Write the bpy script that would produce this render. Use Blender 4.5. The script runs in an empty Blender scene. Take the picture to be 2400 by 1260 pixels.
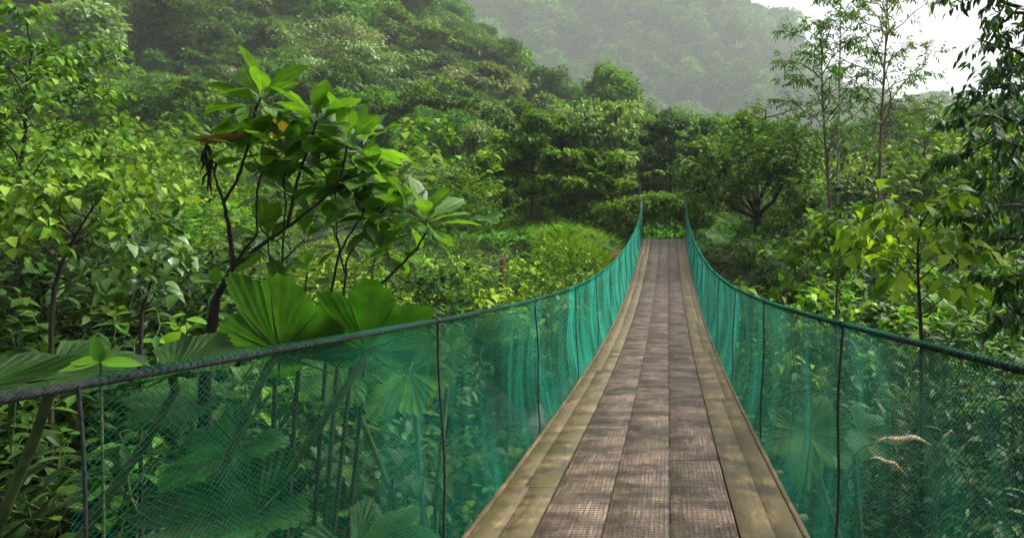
import bpy, math, random
import numpy as np
from mathutils import Vector

R = math.radians
scene = bpy.context.scene
COL = scene.collection

# ------------------------------------------------------------------ camera
F = 1500.0            # focal length in photo pixels (photo is 2400 wide)
VX, VY = 1565.0, 520.0
cam_d = bpy.data.cameras.new("camera")
cam = bpy.data.objects.new("camera", cam_d)
COL.objects.link(cam)
cam.location = (0, 0, 0)
cam.rotation_euler = (R(90), 0, 0)
cam_d.sensor_width = 36
cam_d.lens = 36 * F / 2400
cam_d.shift_x = -(VX - 1200) / 2400
cam_d.shift_y = -(630 - VY) / 2400
cam_d.clip_start = 0.05
cam_d.clip_end = 3000
scene.camera = cam

# ------------------------------------------------------------------ sky, sun, exposure
SUN_EL, SUN_ROT = R(52), R(66)       # rotation clockwise from +Y
world = bpy.data.worlds.new("World")
scene.world = world
world.use_nodes = True
wn = world.node_tree
wn.nodes.clear()
sky = wn.nodes.new('ShaderNodeTexSky')
sky.sky_type = 'NISHITA'
sky.sun_disc = False
sky.sun_elevation = SUN_EL
sky.sun_rotation = SUN_ROT
sky.air_density = 1.0
sky.dust_density = 5.0
sky.ozone_density = 1.0
hs = wn.nodes.new('ShaderNodeHueSaturation')
hs.inputs['Saturation'].default_value = 0.28
bg = wn.nodes.new('ShaderNodeBackground')
bg.inputs['Strength'].default_value = 0.06
wo = wn.nodes.new('ShaderNodeOutputWorld')
wn.links.new(sky.outputs[0], hs.inputs['Color'])
wn.links.new(hs.outputs[0], bg.inputs['Color'])
wn.links.new(bg.outputs[0], wo.inputs['Surface'])

sun_d = bpy.data.lights.new("sun", 'SUN')
sun_d.energy = 1.5
sun_d.angle = R(10)
sun_d.color = (1.0, 0.96, 0.88)
sun = bpy.data.objects.new("sun", sun_d)
COL.objects.link(sun)
sdir = Vector((math.sin(SUN_ROT) * math.cos(SUN_EL), math.cos(SUN_ROT) * math.cos(SUN_EL), math.sin(SUN_EL)))
sun.rotation_euler = sdir.to_track_quat('Z', 'Y').to_euler()
sun.location = (20, 20, 60)

vs = scene.view_settings
vs.view_transform = 'Standard'
vs.look = 'None'
vs.gamma = 1
vs.exposure = 2.42

cy = scene.cycles
cy.max_bounces = 6
cy.diffuse_bounces = 3
cy.glossy_bounces = 2
cy.transmission_bounces = 3
cy.transparent_max_bounces = 6
cy.volume_bounces = 1
cy.use_denoising = True
cy.use_adaptive_sampling = True
cy.adaptive_threshold = 0.02
cy.sample_clamp_indirect = 4

# ------------------------------------------------------------------ helpers
def P(px, py, Y):
    return np.array([(px - VX) / F * Y, Y, (VY - py) / F * Y])

def sm(t):
    t = np.clip(t, 0, 1)
    return t * t * (3 - 2 * t)

def nrm(v):
    n = np.linalg.norm(v, axis=-1, keepdims=True)
    return v / np.maximum(n, 1e-9)

class MB:
    """mesh accumulator: verts, faces (any length), a per-vertex 'leaf' vector"""
    def __init__(self):
        self.v = []; self.a = []; self.fl = []; self.n = 0
    def add(self, v, f, a=None):
        v = np.asarray(v, dtype=np.float32).reshape(-1, 3)
        f = np.asarray(f, dtype=np.int32)
        if a is None:
            a = np.zeros_like(v)
        self.v.append(v); self.a.append(np.asarray(a, dtype=np.float32).reshape(-1, 3))
        self.fl.append(f + self.n)
        self.n += len(v)
    def mesh(self, name, smooth=False):
        v = np.concatenate(self.v); a = np.concatenate(self.a)
        loops = np.concatenate([f.ravel() for f in self.fl]).astype(np.int32)
        tot = np.concatenate([np.full(len(f), f.shape[1], dtype=np.int32) for f in self.fl])
        start = np.concatenate([[0], np.cumsum(tot)[:-1]]).astype(np.int32)
        me = bpy.data.meshes.new(name)
        me.vertices.add(len(v)); me.vertices.foreach_set('co', v.ravel())
        me.loops.add(len(loops)); me.loops.foreach_set('vertex_index', loops)
        me.polygons.add(len(tot)); me.polygons.foreach_set('loop_start', start)
        try:
            me.polygons.foreach_set('loop_total', tot)
        except Exception:
            pass
        at = me.attributes.new('leaf', 'FLOAT_VECTOR', 'POINT')
        at.data.foreach_set('vector', a.ravel())
        if smooth:
            me.polygons.foreach_set('use_smooth', np.ones(len(tot), dtype=bool))
        me.update(calc_edges=True)
        return me
    def build(self, name, mat, parent=None, smooth=False):
        me = self.mesh(name, smooth)
        me.materials.append(mat)
        o = bpy.data.objects.new(name, me)
        COL.objects.link(o)
        if parent is not None:
            o.parent = parent
        return o
    # --- solids
    def tube(self, pts, rad, sides=6, cap=True, rnd=0.5):
        pts = np.asarray(pts, float)
        n = len(pts)
        rad = np.broadcast_to(np.asarray(rad, float), (n,))
        t = np.gradient(pts, axis=0); t = nrm(t)
        ref = np.array([0, 0, 1.0]) if abs(t[0][2]) < .9 else np.array([1.0, 0, 0])
        u = nrm(np.cross(t, np.broadcast_to(ref, t.shape)) + 1e-6)
        w = np.cross(t, u)
        ang = np.arange(sides) / sides * 2 * math.pi
        ring = (u[:, None, :] * np.cos(ang)[None, :, None] + w[:, None, :] * np.sin(ang)[None, :, None]) * rad[:, None, None] + pts[:, None, :]
        i = np.arange(n - 1)[:, None] * sides; j = np.arange(sides)[None, :]; k = (j + 1) % sides
        f = np.stack([i + j, i + k, i + sides + k, i + sides + j], -1).reshape(-1, 4)
        a = np.zeros((n * sides, 3)); a[:, 2] = rnd
        self.add(ring, f, a)
        if cap:
            self.add(ring[-1], np.arange(sides)[None, :], a[:sides])
            self.add(ring[0], np.arange(sides)[None, ::-1], a[:sides])
    def box(self, x0, x1, y0, y1, z0, z1, rnd=0.5):
        v = [(x, y, z) for x in (x0, x1) for y in (y0, y1) for z in (z0, z1)]
        f = [(0, 1, 3, 2), (4, 6, 7, 5), (0, 4, 5, 1), (2, 3, 7, 6), (0, 2, 6, 4), (1, 5, 7, 3)]
        self.add(v, f, np.tile([0, 0, rnd], (8, 1)))
    # --- many leaves at once
    def leaves(self, T, pos, d, up, size, rnd):
        tv, tf, ta = T
        pos = np.asarray(pos, float); n = len(pos)
        if n == 0: return
        X = nrm(np.asarray(d, float)); Yv = nrm(np.cross(np.asarray(up, float), X) + 1e-5); Z = np.cross(X, Yv)
        s = np.broadcast_to(np.asarray(size, float), (n,))[:, None, None]
        v = pos[:, None, :] + s * (tv[None, :, 0:1] * X[:, None, :] + tv[None, :, 1:2] * Yv[:, None, :] + tv[None, :, 2:3] * Z[:, None, :])
        f = tf[None] + (np.arange(n) * len(tv))[:, None, None]
        a = np.broadcast_to(ta[None], (n,) + ta.shape).copy()
        a[:, :, 2] = np.broadcast_to(np.asarray(rnd, float), (n,))[:, None]
        self.add(v.reshape(-1, 3), f.reshape(-1, tf.shape[1]), a.reshape(-1, 3))

def leafT(kind='ovate', W=.42, n=4, fold=.25, droop=.25, wave=0.0):
    t = np.linspace(0, 1, n + 1)
    if kind == 'ovate':
        w = np.sin(np.pi * np.clip(t, 0, 1) ** .72) ** .85
    elif kind == 'obovate':
        w = np.sin(np.pi * t ** 1.45) ** .8 * (.25 + .75 * sm(t * 2)) + .05 * (1 - t)
    elif kind == 'lance':
        w = np.sin(np.pi * t ** .85)
    elif kind == 'heart':
        w = np.sqrt(np.clip(t * 6, 0, 1)) * (1 - t ** 1.7)
    else:
        w = (1 - t) ** .7
    w = np.clip(w, 0.02, 1) * W / 2
    w[-1] = .004
    z = -droop * t ** 2
    x = t - .12 * droop * t ** 2
    V = []; A = []
    for i in range(n + 1):
        k = wave * (1 if i % 2 else -1) * w[i]
        V += [(x[i], -w[i], z[i] + fold * w[i] + k), (x[i], 0, z[i]), (x[i], w[i], z[i] + fold * w[i] + k)]
        A += [(t[i], -1, 0), (t[i], 0, 0), (t[i], 1, 0)]
    Fc = []
    for i in range(n):
        b = i * 3
        Fc += [(b, b + 3, b + 4, b + 1), (b + 1, b + 4, b + 5, b + 2)]
    return np.array(V, float), np.array(Fc), np.array(A, float)

def rhombT(W=.5, fold=.2, droop=.15):
    V = [(0, 0, 0), (.45, -W / 2, fold * W), (1, 0, -droop), (.45, W / 2, fold * W)]
    return np.array(V, float), np.array([(0, 1, 2), (0, 2, 3)]), np.array([(0, 0, 0), (.5, -1, 0), (1, 0, 0), (.5, 1, 0)], float)

def tag(o, label=None, cat=None, group=None, kind=None):
    if label: o['label'] = label
    if cat: o['category'] = cat
    if group: o['group'] = group
    if kind: o['kind'] = kind
    return o

def empty(name, loc=(0, 0, 0), rz=0):
    o = bpy.data.objects.new(name, None)
    COL.objects.link(o)
    o.location = loc; o.rotation_euler = (0, 0, rz)
    o.empty_display_size = .2
    return o

_used = set()
def place(proto, loc, rz=0, s=1.0, label=None, cat=None, group=None):
    """first use moves the prototype itself, later uses copy it with its parts"""
    if proto.name in _used:
        r = proto.copy(); COL.objects.link(r)
        for ch in proto.children:
            c = ch.copy(); COL.objects.link(c); c.parent = r
    else:
        r = proto; _used.add(proto.name)
    r.location = loc; r.rotation_euler = (0, 0, rz)
    r.scale = (s, s, s) if np.isscalar(s) else s
    tag(r, label, cat, group)
    return r

# ------------------------------------------------------------------ materials
def new_mat(name):
    m = bpy.data.materials.new(name); m.use_nodes = True
    nt = m.node_tree; nt.nodes.clear()
    return m, nt, nt.nodes, nt.links

def ramp(N, stops):
    r = N.new('ShaderNodeValToRGB')
    cr = r.color_ramp
    while len(cr.elements) < len(stops): cr.elements.new(.5)
    for e, (p, c) in zip(cr.elements, stops):
        e.position = p; e.color = (*c, 1)
    return r

def leaf_mat(name, cols, rough=.42, trans=.35, hue=.02, val=.35, spec=.5, vein=None, far=False, under=None):
    m, nt, N, L = new_mat(name)
    at = N.new('ShaderNodeAttribute'); at.attribute_name = 'leaf'
    sep = N.new('ShaderNodeSeparateXYZ'); L.new(at.outputs['Vector'], sep.inputs[0])
    r = ramp(N, cols); L.new(sep.outputs['Z'], r.inputs[0])
    oi = N.new('ShaderNodeObjectInfo')
    hsv = N.new('ShaderNodeHueSaturation')
    mr = N.new('ShaderNodeMapRange'); L.new(oi.outputs['Random'], mr.inputs[0])
    mr.inputs[3].default_value = .5 - hue; mr.inputs[4].default_value = .5 + hue
    L.new(mr.outputs[0], hsv.inputs['Hue'])
    mul = N.new('ShaderNodeMath'); mul.operation = 'MULTIPLY'; mul.inputs[1].default_value = 7.31
    fr = N.new('ShaderNodeMath'); fr.operation = 'FRACT'
    L.new(oi.outputs['Random'], mul.inputs[0]); L.new(mul.outputs[0], fr.inputs[0])
    mv = N.new('ShaderNodeMapRange'); L.new(fr.outputs[0], mv.inputs[0])
    mv.inputs[3].default_value = 1 - val; mv.inputs[4].default_value = 1 + val
    L.new(mv.outputs[0], hsv.inputs['Value'])
    L.new(r.outputs[0], hsv.inputs['Color'])
    col = hsv.outputs[0]
    if vein is not None:
        ab = N.new('ShaderNodeMath'); ab.operation = 'ABSOLUTE'; L.new(sep.outputs['Y'], ab.inputs[0])
        lt = N.new('ShaderNodeMapRange'); L.new(ab.outputs[0], lt.inputs[0])
        lt.inputs[1].default_value = .03; lt.inputs[2].default_value = .12
        lt.inputs[3].default_value = .75; lt.inputs[4].default_value = 0
        # side veins
        ad = N.new('ShaderNodeMath'); ad.operation = 'MULTIPLY_ADD'
        L.new(ab.outputs[0], ad.inputs[0]); ad.inputs[1].default_value = -.35; L.new(sep.outputs['X'], ad.inputs[2])
        sn = N.new('ShaderNodeMath'); sn.operation = 'MULTIPLY'; L.new(ad.outputs[0], sn.inputs[0]); sn.inputs[1].default_value = 60
        si = N.new('ShaderNodeMath'); si.operation = 'SINE'; L.new(sn.outputs[0], si.inputs[0])
        sg = N.new('ShaderNodeMapRange'); L.new(si.outputs[0], sg.inputs[0]); sg.inputs[1].default_value = .8; sg.inputs[2].default_value = 1
        sg.inputs[3].default_value = 0; sg.inputs[4].default_value = .35
        mx = N.new('ShaderNodeMath'); mx.operation = 'MAXIMUM'; L.new(lt.outputs[0], mx.inputs[0]); L.new(sg.outputs[0], mx.inputs[1])
        mc = N.new('ShaderNodeMix'); mc.data_type = 'RGBA'; L.new(mx.outputs[0], mc.inputs[0]); L.new(col, mc.inputs[6])
        mc.inputs[7].default_value = (*vein, 1)
        col = mc.outputs[2]
    if under is not None:
        ge = N.new('ShaderNodeNewGeometry')
        mu = N.new('ShaderNodeMix'); mu.data_type = 'RGBA'; L.new(ge.outputs['Backfacing'], mu.inputs[0])
        L.new(col, mu.inputs[6]); mu.inputs[7].default_value = (*under, 1)
        col = mu.outputs[2]
    if far:
        b = N.new('ShaderNodeBsdfDiffuse'); L.new(col, b.inputs[0])
    else:
        b = N.new('ShaderNodeBsdfPrincipled'); L.new(col, b.inputs['Base Color'])
        b.inputs['Roughness'].default_value = rough
        b.inputs['Specular IOR Level'].default_value = spec
    if vein is not None and not far:
        nb = N.new('ShaderNodeTexNoise'); nb.inputs['Scale'].default_value = 55; nb.inputs['Detail'].default_value = 3
        tco = N.new('ShaderNodeTexCoord'); L.new(tco.outputs['Object'], nb.inputs['Vector'])
        ba = N.new('ShaderNodeMath'); ba.operation = 'MULTIPLY_ADD'; L.new(mx.outputs[0], ba.inputs[0]); ba.inputs[1].default_value = 1.2; L.new(nb.outputs[0], ba.inputs[2])
        bu = N.new('ShaderNodeBump'); bu.inputs['Strength'].default_value = .5; bu.inputs['Distance'].default_value = .006
        L.new(ba.outputs[0], bu.inputs['Height']); L.new(bu.outputs[0], b.inputs['Normal'])
        # older leaves are blotched
        n3 = N.new('ShaderNodeTexNoise'); n3.inputs['Scale'].default_value = 9; n3.inputs['Detail'].default_value = 5; L.new(tco.outputs['Object'], n3.inputs['Vector'])
        m3 = N.new('ShaderNodeMapRange'); L.new(n3.outputs[0], m3.inputs[0]); m3.inputs[1].default_value = .35; m3.inputs[2].default_value = .7; m3.inputs[3].default_value = .7; m3.inputs[4].default_value = 1.35
        s3 = N.new('ShaderNodeVectorMath'); s3.operation = 'SCALE'; L.new(col, s3.inputs[0]); L.new(m3.outputs[0], s3.inputs['Scale'])
        col = s3.outputs[0]; L.new(col, b.inputs['Base Color'])
    tr = N.new('ShaderNodeBsdfTranslucent')
    tc = N.new('ShaderNodeMix'); tc.data_type = 'RGBA'; tc.blend_type = 'MULTIPLY'; tc.inputs[0].default_value = 1
    L.new(col, tc.inputs[6]); tc.inputs[7].default_value = (1.35, 1.25, .5, 1)
    L.new(tc.outputs[2], tr.inputs[0])
    mix = N.new('ShaderNodeMixShader'); mix.inputs[0].default_value = trans
    L.new(b.outputs[0], mix.inputs[1]); L.new(tr.outputs[0], mix.inputs[2])
    o = N.new('ShaderNodeOutputMaterial'); L.new(mix.outputs[0], o.inputs['Surface'])
    return m

def noise_mat(name, c1, c2, scale=8, rough=.8, bump=.4, stretch=(1, 1, 1), c3=None, detail=6, spec=.3, bscale=None, thr=(.35, .65), metal=0):
    m, nt, N, L = new_mat(name)
    tc = N.new('ShaderNodeTexCoord'); mp = N.new('ShaderNodeMapping'); mp.inputs['Scale'].default_value = stretch
    L.new(tc.outputs['Object'], mp.inputs[0])
    n = N.new('ShaderNodeTexNoise'); n.inputs['Scale'].default_value = scale; n.inputs['Detail'].default_value = detail
    L.new(mp.outputs[0], n.inputs['Vector'])
    st = [(thr[0], c1), (thr[1], c2)] + ([(.8, c3)] if c3 else [])
    r = ramp(N, st); L.new(n.outputs[0], r.inputs[0])
    b = N.new('ShaderNodeBsdfPrincipled'); L.new(r.outputs[0], b.inputs['Base Color'])
    b.inputs['Roughness'].default_value = rough; b.inputs['Specular IOR Level'].default_value = spec
    b.inputs['Metallic'].default_value = metal
    if bump:
        n2 = N.new('ShaderNodeTexNoise'); n2.inputs['Scale'].default_value = bscale or scale * 3; n2.inputs['Detail'].default_value = 5
        L.new(mp.outputs[0], n2.inputs['Vector'])
        bp = N.new('ShaderNodeBump'); bp.inputs['Strength'].default_value = bump; bp.inputs['Distance'].default_value = .02
        L.new(n2.outputs[0], bp.inputs['Height']); L.new(bp.outputs[0], b.inputs['Normal'])
    o = N.new('ShaderNodeOutputMaterial'); L.new(b.outputs[0], o.inputs['Surface'])
    return m

YEL = (.30, .20, .02)
M = {}
M['bright'] = leaf_mat('bright_leaf', [(0, (.04, .115, .008)), (.5, (.105, .225, .013)), (.9, (.23, .37, .03)), (.996, (.30, .42, .04)), (.998, YEL)], spec=.14, rough=.5, trans=.4, hue=.022, val=.42)
M['mid'] = leaf_mat('mid_leaf', [(0, (.022, .075, .008)), (.5, (.055, .15, .012)), (.996, (.12, .25, .022)), (.998, YEL)], spec=.14, rough=.5, trans=.35, val=.3)
M['fresh'] = leaf_mat('fresh_leaf', [(0, (.02, .08, .006)), (.5, (.07, .18, .012)), (1, (.18, .34, .03))], spec=.15, rough=.5, trans=.35, val=.1)
M['dark'] = leaf_mat('dark_leaf', [(0, (.007, .028, .004)), (.6, (.020, .062, .006)), (1, (.05, .125, .012))], rough=.5, spec=.2, trans=.25, val=.25)  # tone lowered to darken the undergrowth in place of shade
M['bluish'] = leaf_mat('bluish_leaf', [(0, (.03, .09, .02)), (1, (.08, .17, .04))], rough=.36, trans=.25, spec=.5)
M['forest'] = leaf_mat('forest_leaf', [(0, (.020, .070, .008)), (.45, (.052, .14, .013)), (1, (.165, .31, .03))], trans=.3, hue=.016, val=.42, rough=.55, spec=.25)
M['forest_pale'] = leaf_mat('forest_pale_leaf', [(0, (.06, .12, .03)), (.5, (.13, .22, .06)), (1, (.26, .37, .13))], trans=.3, hue=.02, val=.25, rough=.5)
M['far'] = leaf_mat('far_leaf', [(0, (.022, .075, .012)), (.5, (.06, .155, .02)), (1, (.16, .30, .045))], trans=.25, hue=.015, val=.4, far=True)
M['big'] = leaf_mat('obovate_leaf', [(0, (.045, .13, .012)), (.5, (.075, .20, .015)), (.9, (.11, .27, .02)), (.94, (.11, .10, .010)), (1, (.11, .065, .010))], rough=.38, trans=.5, vein=(.16, .28, .06), hue=.0, val=0)
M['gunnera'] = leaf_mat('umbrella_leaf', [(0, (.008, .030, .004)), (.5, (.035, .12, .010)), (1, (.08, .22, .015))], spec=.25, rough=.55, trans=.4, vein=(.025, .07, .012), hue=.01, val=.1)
M['deadleaf'] = noise_mat('dead_leaf', (.22, .09, .02), (.35, .16, .04), scale=14, rough=.5, bump=.5)
M['paleleaf'] = noise_mat('dead_pale_leaf', (.22, .13, .07), (.36, .26, .17), scale=14, rough=.6, bump=.5)
M['bark'] = noise_mat('bark', (.035, .026, .018), (.10, .075, .05), scale=9, stretch=(1, 1, .25), c3=(.14, .13, .10))
M['bark_dark'] = noise_mat('dark_bark', (.012, .010, .007), (.035, .026, .018), scale=12, stretch=(1, 1, .3), c3=(.05, .06, .03))
M['bark_mossy'] = noise_mat('mossy_bark', (.05, .045, .03), (.11, .09, .06), scale=10, stretch=(1, 1, .4), c3=(.09, .13, .03))
M['bark_pale'] = noise_mat('pale_bark', (.16, .13, .10), (.30, .26, .21), scale=6, stretch=(1, 1, .3))
M['bark_red'] = noise_mat('reddish_bark', (.09, .045, .03), (.17, .09, .06), scale=8, stretch=(1, 1, .3))
M['greenstem'] = noise_mat('green_stem', (.03, .05, .015), (.08, .11, .03), scale=10, rough=.5)

# ------------------------------------------------------------------ terrain
def ground_h(X, Y):
    X = np.asarray(X, float); Y = np.asarray(Y, float)
    base = -4.3 + 3.35 * sm((Y - 14.5) / 8.0) + 2.6 * sm((2.5 - Y) / 3.5)
    base = base + .9 * sm((Y - 24) / 22)
    left = .11 * np.maximum(0, -X - 8) * sm((Y - 9) / 18) + .36 * np.clip(-X - 4, 0, 7) * sm((Y - 4.5) / 5) * (1 - sm((Y - 13) / 12))
    right = .14 * np.clip(X - 3, 0, 16) * sm((Y - 3) / 8) * (1 - .9 * sm((Y - 16) / 10))
    HA = 1.4 * np.interp(X / 1.4, [-400, -150, -80, -40, -27, -17, -5, 5, 20, 60], [95, 85, 58, 31, 20, 12.5, 7, 3, 1, 0])
    s = sm((Y - 33) / 150.0) * (1 - .8 * sm((Y - 195) / 80))
    HB = 2.2 * np.interp(X / 2.2, [-400, -150, -40, 20, 42, 60, 72, 90, 160, 250, 400], [170, 150, 130, 114, 92, 70, 58, 52, 48, 44, 42])
    sb = sm((Y - 345) / 380.0)
    far = HA * s * (1 - sb) + HB * sb
    bump = .25 * np.sin(X * .9 + Y * .35) * np.sin(Y * .7 - X * .3) + .12 * np.sin(X * 2.3 + 1.3) * np.sin(Y * 1.9)
    big = 3 * np.sin(X * .05 + 1) * np.sin(Y * .043) * sm((Y - 60) / 60)
    under = sm((3.2 - np.abs(X + .2)) / 2) * sm((Y - 18) / 3) * sm((30 - Y) / 5)
    h = base + left + right + far + bump * (1 - under) + big - .35 * under * sm((28 - Y) / 2)
    return h

def gh(x, y):
    return float(ground_h(x, y))

M['ground'] = noise_mat('forest_floor', (.010, .020, .005), (.025, .048, .011), scale=1.2, c3=(.035, .04, .014), rough=.9, bump=.6, bscale=9)
ys = np.concatenate([np.linspace(-60, -3, 12), np.linspace(-2, 40, 110), np.linspace(42, 150, 50), np.linspace(156, 330, 22), np.linspace(340, 900, 60)])
xs = np.concatenate([-np.geomspace(900, 14, 56), np.linspace(-13.5, 13.5, 80), np.geomspace(14, 900, 56)])
gx, gy = np.meshgrid(xs, ys)
gz = ground_h(gx, gy)
mb = MB()
nx, ny = len(xs), len(ys)
ii = np.arange(ny - 1)[:, None] * nx; jj = np.arange(nx - 1)[None, :]
mb.add(np.stack([gx, gy, gz], -1), np.stack([ii + jj, ii + jj + 1, ii + nx + jj + 1, ii + nx + jj], -1).reshape(-1, 4))
g = mb.build('ground', M['ground'], smooth=True)
tag(g, 'dark leafy forest floor rising into the hillsides', kind='structure')

# stream
M['water'] = noise_mat('stream_water', (.03, .045, .04), (.10, .13, .12), scale=2.5, rough=.12, bump=.5, spec=.8, bscale=7)
mb = MB()
us = np.linspace(-16, 14, 60)
cyl = 9.5 - .18 * us + .5 * np.sin(us * .5)
wv = []
for t in np.linspace(-1, 1, 9):
    yy = cyl + t * 2.0
    wv.append(np.stack([us, yy, np.full_like(us, -4.05) + .12 * np.maximum(0, -us - 4)], -1))
wv = np.array(wv)
ii = np.arange(8)[:, None] * 60; jj = np.arange(59)[None, :]
mb.add(wv, np.stack([ii + jj, ii + jj + 1, ii + 60 + jj + 1, ii + 60 + jj], -1).reshape(-1, 4))
w = mb.build('stream', M['water'], smooth=True)
tag(w, 'shallow stream running under the footbridge', kind='structure')

# ------------------------------------------------------------------ footbridge
XL, XR = -.947, .653
dY = np.array([-3, -1, 1, 2.93, 3.86, 4.86, 6.6, 9.6, 13.2, 16, 19, 23.3])
dZ = np.array([-1.02, -1.14, -1.29, -1.444, -1.533, -1.60, -1.68, -1.73, -1.71, -1.58, -1.27, -.62])
dp = np.polyfit(dY, dZ, 5)
deck = lambda y: np.polyval(dp, y)
cYp = np.array([-3, -1, .958, 1.186, 1.64, 2.8, 4.76, 6.98, 9.3, 12, 17.6, 20.5, 23])
cZp = np.array([.05, -.12, -.2555, -.275, -.31, -.43, -.60, -.708, -.74, -.72, -.44, -.14, .23])
cp = np.polyfit(cYp, cZp, 5)
cablez = lambda y: np.polyval(cp, y)
Y_END = 23.3
bridge = empty('suspension_footbridge', (0, 0, 0))
tag(bridge, 'narrow suspension footbridge with wet plank deck and green netting sides', 'footbridge')

def wood_mat(name, pal, moss, rough=(.35, .7), mossamt=.5, bands=True, gr=(60, .06), mth=(.5, .66)):
    m, nt, N, L = new_mat(name)
    tc = N.new('ShaderNodeTexCoord')
    at = N.new('ShaderNodeAttribute'); at.attribute_name = 'leaf'
    sep = N.new('ShaderNodeSeparateXYZ'); L.new(at.outputs['Vector'], sep.inputs[0])
    cb = N.new('ShaderNodeCombineXYZ')
    mu = N.new('ShaderNodeMath'); mu.operation = 'MULTIPLY'; mu.inputs[1].default_value = 31.7; L.new(sep.outputs['Z'], mu.inputs[0])
    L.new(mu.outputs[0], cb.inputs[2]); L.new(mu.outputs[0], cb.inputs[1])
    va = N.new('ShaderNodeVectorMath'); va.operation = 'ADD'; L.new(tc.outputs['Object'], va.inputs[0]); L.new(cb.outputs[0], va.inputs[1])
    def nz(sc, st, det=6, ro=.6):
        mp = N.new('ShaderNodeMapping'); mp.inputs['Scale'].default_value = st; L.new(va.outputs[0], mp.inputs[0])
        n = N.new('ShaderNodeTexNoise'); n.inputs['Scale'].default_value = sc; n.inputs['Detail'].default_value = det; n.inputs['Roughness'].default_value = ro
        L.new(mp.outputs[0], n.inputs['Vector']); return n
    grain = nz(gr[0], (1, gr[1], 1), 8, .75)
    r = ramp(N, pal); L.new(grain.outputs[0], r.inputs[0])
    col = r.outputs[0]
    # wet and dry patches, soft edged, roughly square to the boards
    patch = nz(3.2, (.9, 1.5, 1), 5, .62)
    pr = N.new('ShaderNodeMapRange'); L.new(patch.outputs[0], pr.inputs[0]); pr.inputs[1].default_value = .40; pr.inputs[2].default_value = .60
    pr.inputs[3].default_value = .42; pr.inputs[4].default_value = 1.45
    vm = N.new('ShaderNodeVectorMath'); vm.operation = 'SCALE'; L.new(col, vm.inputs[0]); L.new(pr.outputs[0], vm.inputs['Scale'])
    col = vm.outputs[0]
    if bands:
        bn = nz(5.5, (.12, 1, 1), 3, .5)
        br = N.new('ShaderNodeMapRange'); L.new(bn.outputs[0], br.inputs[0]); br.inputs[1].default_value = .42; br.inputs[2].default_value = .58
        br.inputs[3].default_value = .75; br.inputs[4].default_value = 1.25
        vm2 = N.new('ShaderNodeVectorMath'); vm2.operation = 'SCALE'; L.new(col, vm2.inputs[0]); L.new(br.outputs[0], vm2.inputs['Scale'])
        col = vm2.outputs[0]
    ms = nz(6, (1, .5, 1), 6, .65)
    mr = N.new('ShaderNodeMapRange'); L.new(ms.outputs[0], mr.inputs[0]); mr.inputs[1].default_value = mth[0]; mr.inputs[2].default_value = mth[1]; mr.inputs[4].default_value = mossamt
    mx = N.new('ShaderNodeMix'); mx.data_type = 'RGBA'; L.new(mr.outputs[0], mx.inputs[0]); L.new(col, mx.inputs[6]); mx.inputs[7].default_value = (*moss, 1)
    # flecks of grit and leaf litter
    vo = N.new('ShaderNodeTexVoronoi'); vo.inputs['Scale'].default_value = 26; L.new(tc.outputs['Object'], vo.inputs['Vector'])
    vr = N.new('ShaderNodeMapRange'); L.new(vo.outputs['Distance'], vr.inputs[0]); vr.inputs[1].default_value = .03; vr.inputs[2].default_value = .09
    vr.inputs[3].default_value = .55; vr.inputs[4].default_value = 0
    m2 = N.new('ShaderNodeMix'); m2.data_type = 'RGBA'; L.new(vr.outputs[0], m2.inputs[0]); L.new(mx.outputs[2], m2.inputs[6])
    vcol = ramp(N, [(0, (.03, .02, .015)), (.6, (.03, .02, .015)), (.75, (.32, .28, .24)), (1, (.4, .36, .3))])
    L.new(vo.outputs['Color'], vcol.inputs[0]); L.new(vcol.outputs[0], m2.inputs[7])
    b = N.new('ShaderNodeBsdfPrincipled'); L.new(m2.outputs[2], b.inputs['Base Color'])
    rr = N.new('ShaderNodeMapRange'); L.new(patch.outputs[0], rr.inputs[0]); rr.inputs[1].default_value = .4; rr.inputs[2].default_value = .65
    rr.inputs[3].default_value = rough[0]; rr.inputs[4].default_value = rough[1]
    L.new(rr.outputs[0], b.inputs['Roughness'])
    bp = N.new('ShaderNodeBump'); bp.inputs['Strength'].default_value = .5; bp.inputs['Distance'].default_value = .004
    L.new(grain.outputs[0], bp.inputs['Height']); L.new(bp.outputs[0], b.inputs['Normal'])
    o = N.new('ShaderNodeOutputMaterial'); L.new(b.outputs[0], o.inputs['Surface'])
    return m

M['wood_dark'] = wood_mat('wet_brown_board', [(.3, (.036, .023, .013)), (.5, (.095, .065, .042)), (.7, (.215, .158, .113))], (.07, .056, .015), mossamt=.45)
M['wood_side'] = wood_mat('mossy_side_board', [(.3, (.034, .024, .012)), (.5, (.08, .056, .022)), (.7, (.165, .12, .045))], (.06, .046, .009), mossamt=.85, gr=(45, .16), mth=(.46, .58), bands=False, rough=(.5, .8))
M['steel'] = noise_mat('wet_steel_cable', (.010, .014, .014), (.034, .04, .038), scale=60, rough=.65, bump=.2, metal=0, spec=.1)
M['rope_dark'] = noise_mat('dark_rod', (.012, .018, .016), (.03, .04, .035), scale=20, rough=.6)
M['post'] = noise_mat('green_painted_post', (.03, .12, .08), (.05, .17, .12), scale=8, rough=.6)
M['wire'] = noise_mat('rusted_wire', (.03, .022, .02), (.06, .045, .04), scale=30, rough=.6, bump=0)

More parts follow.
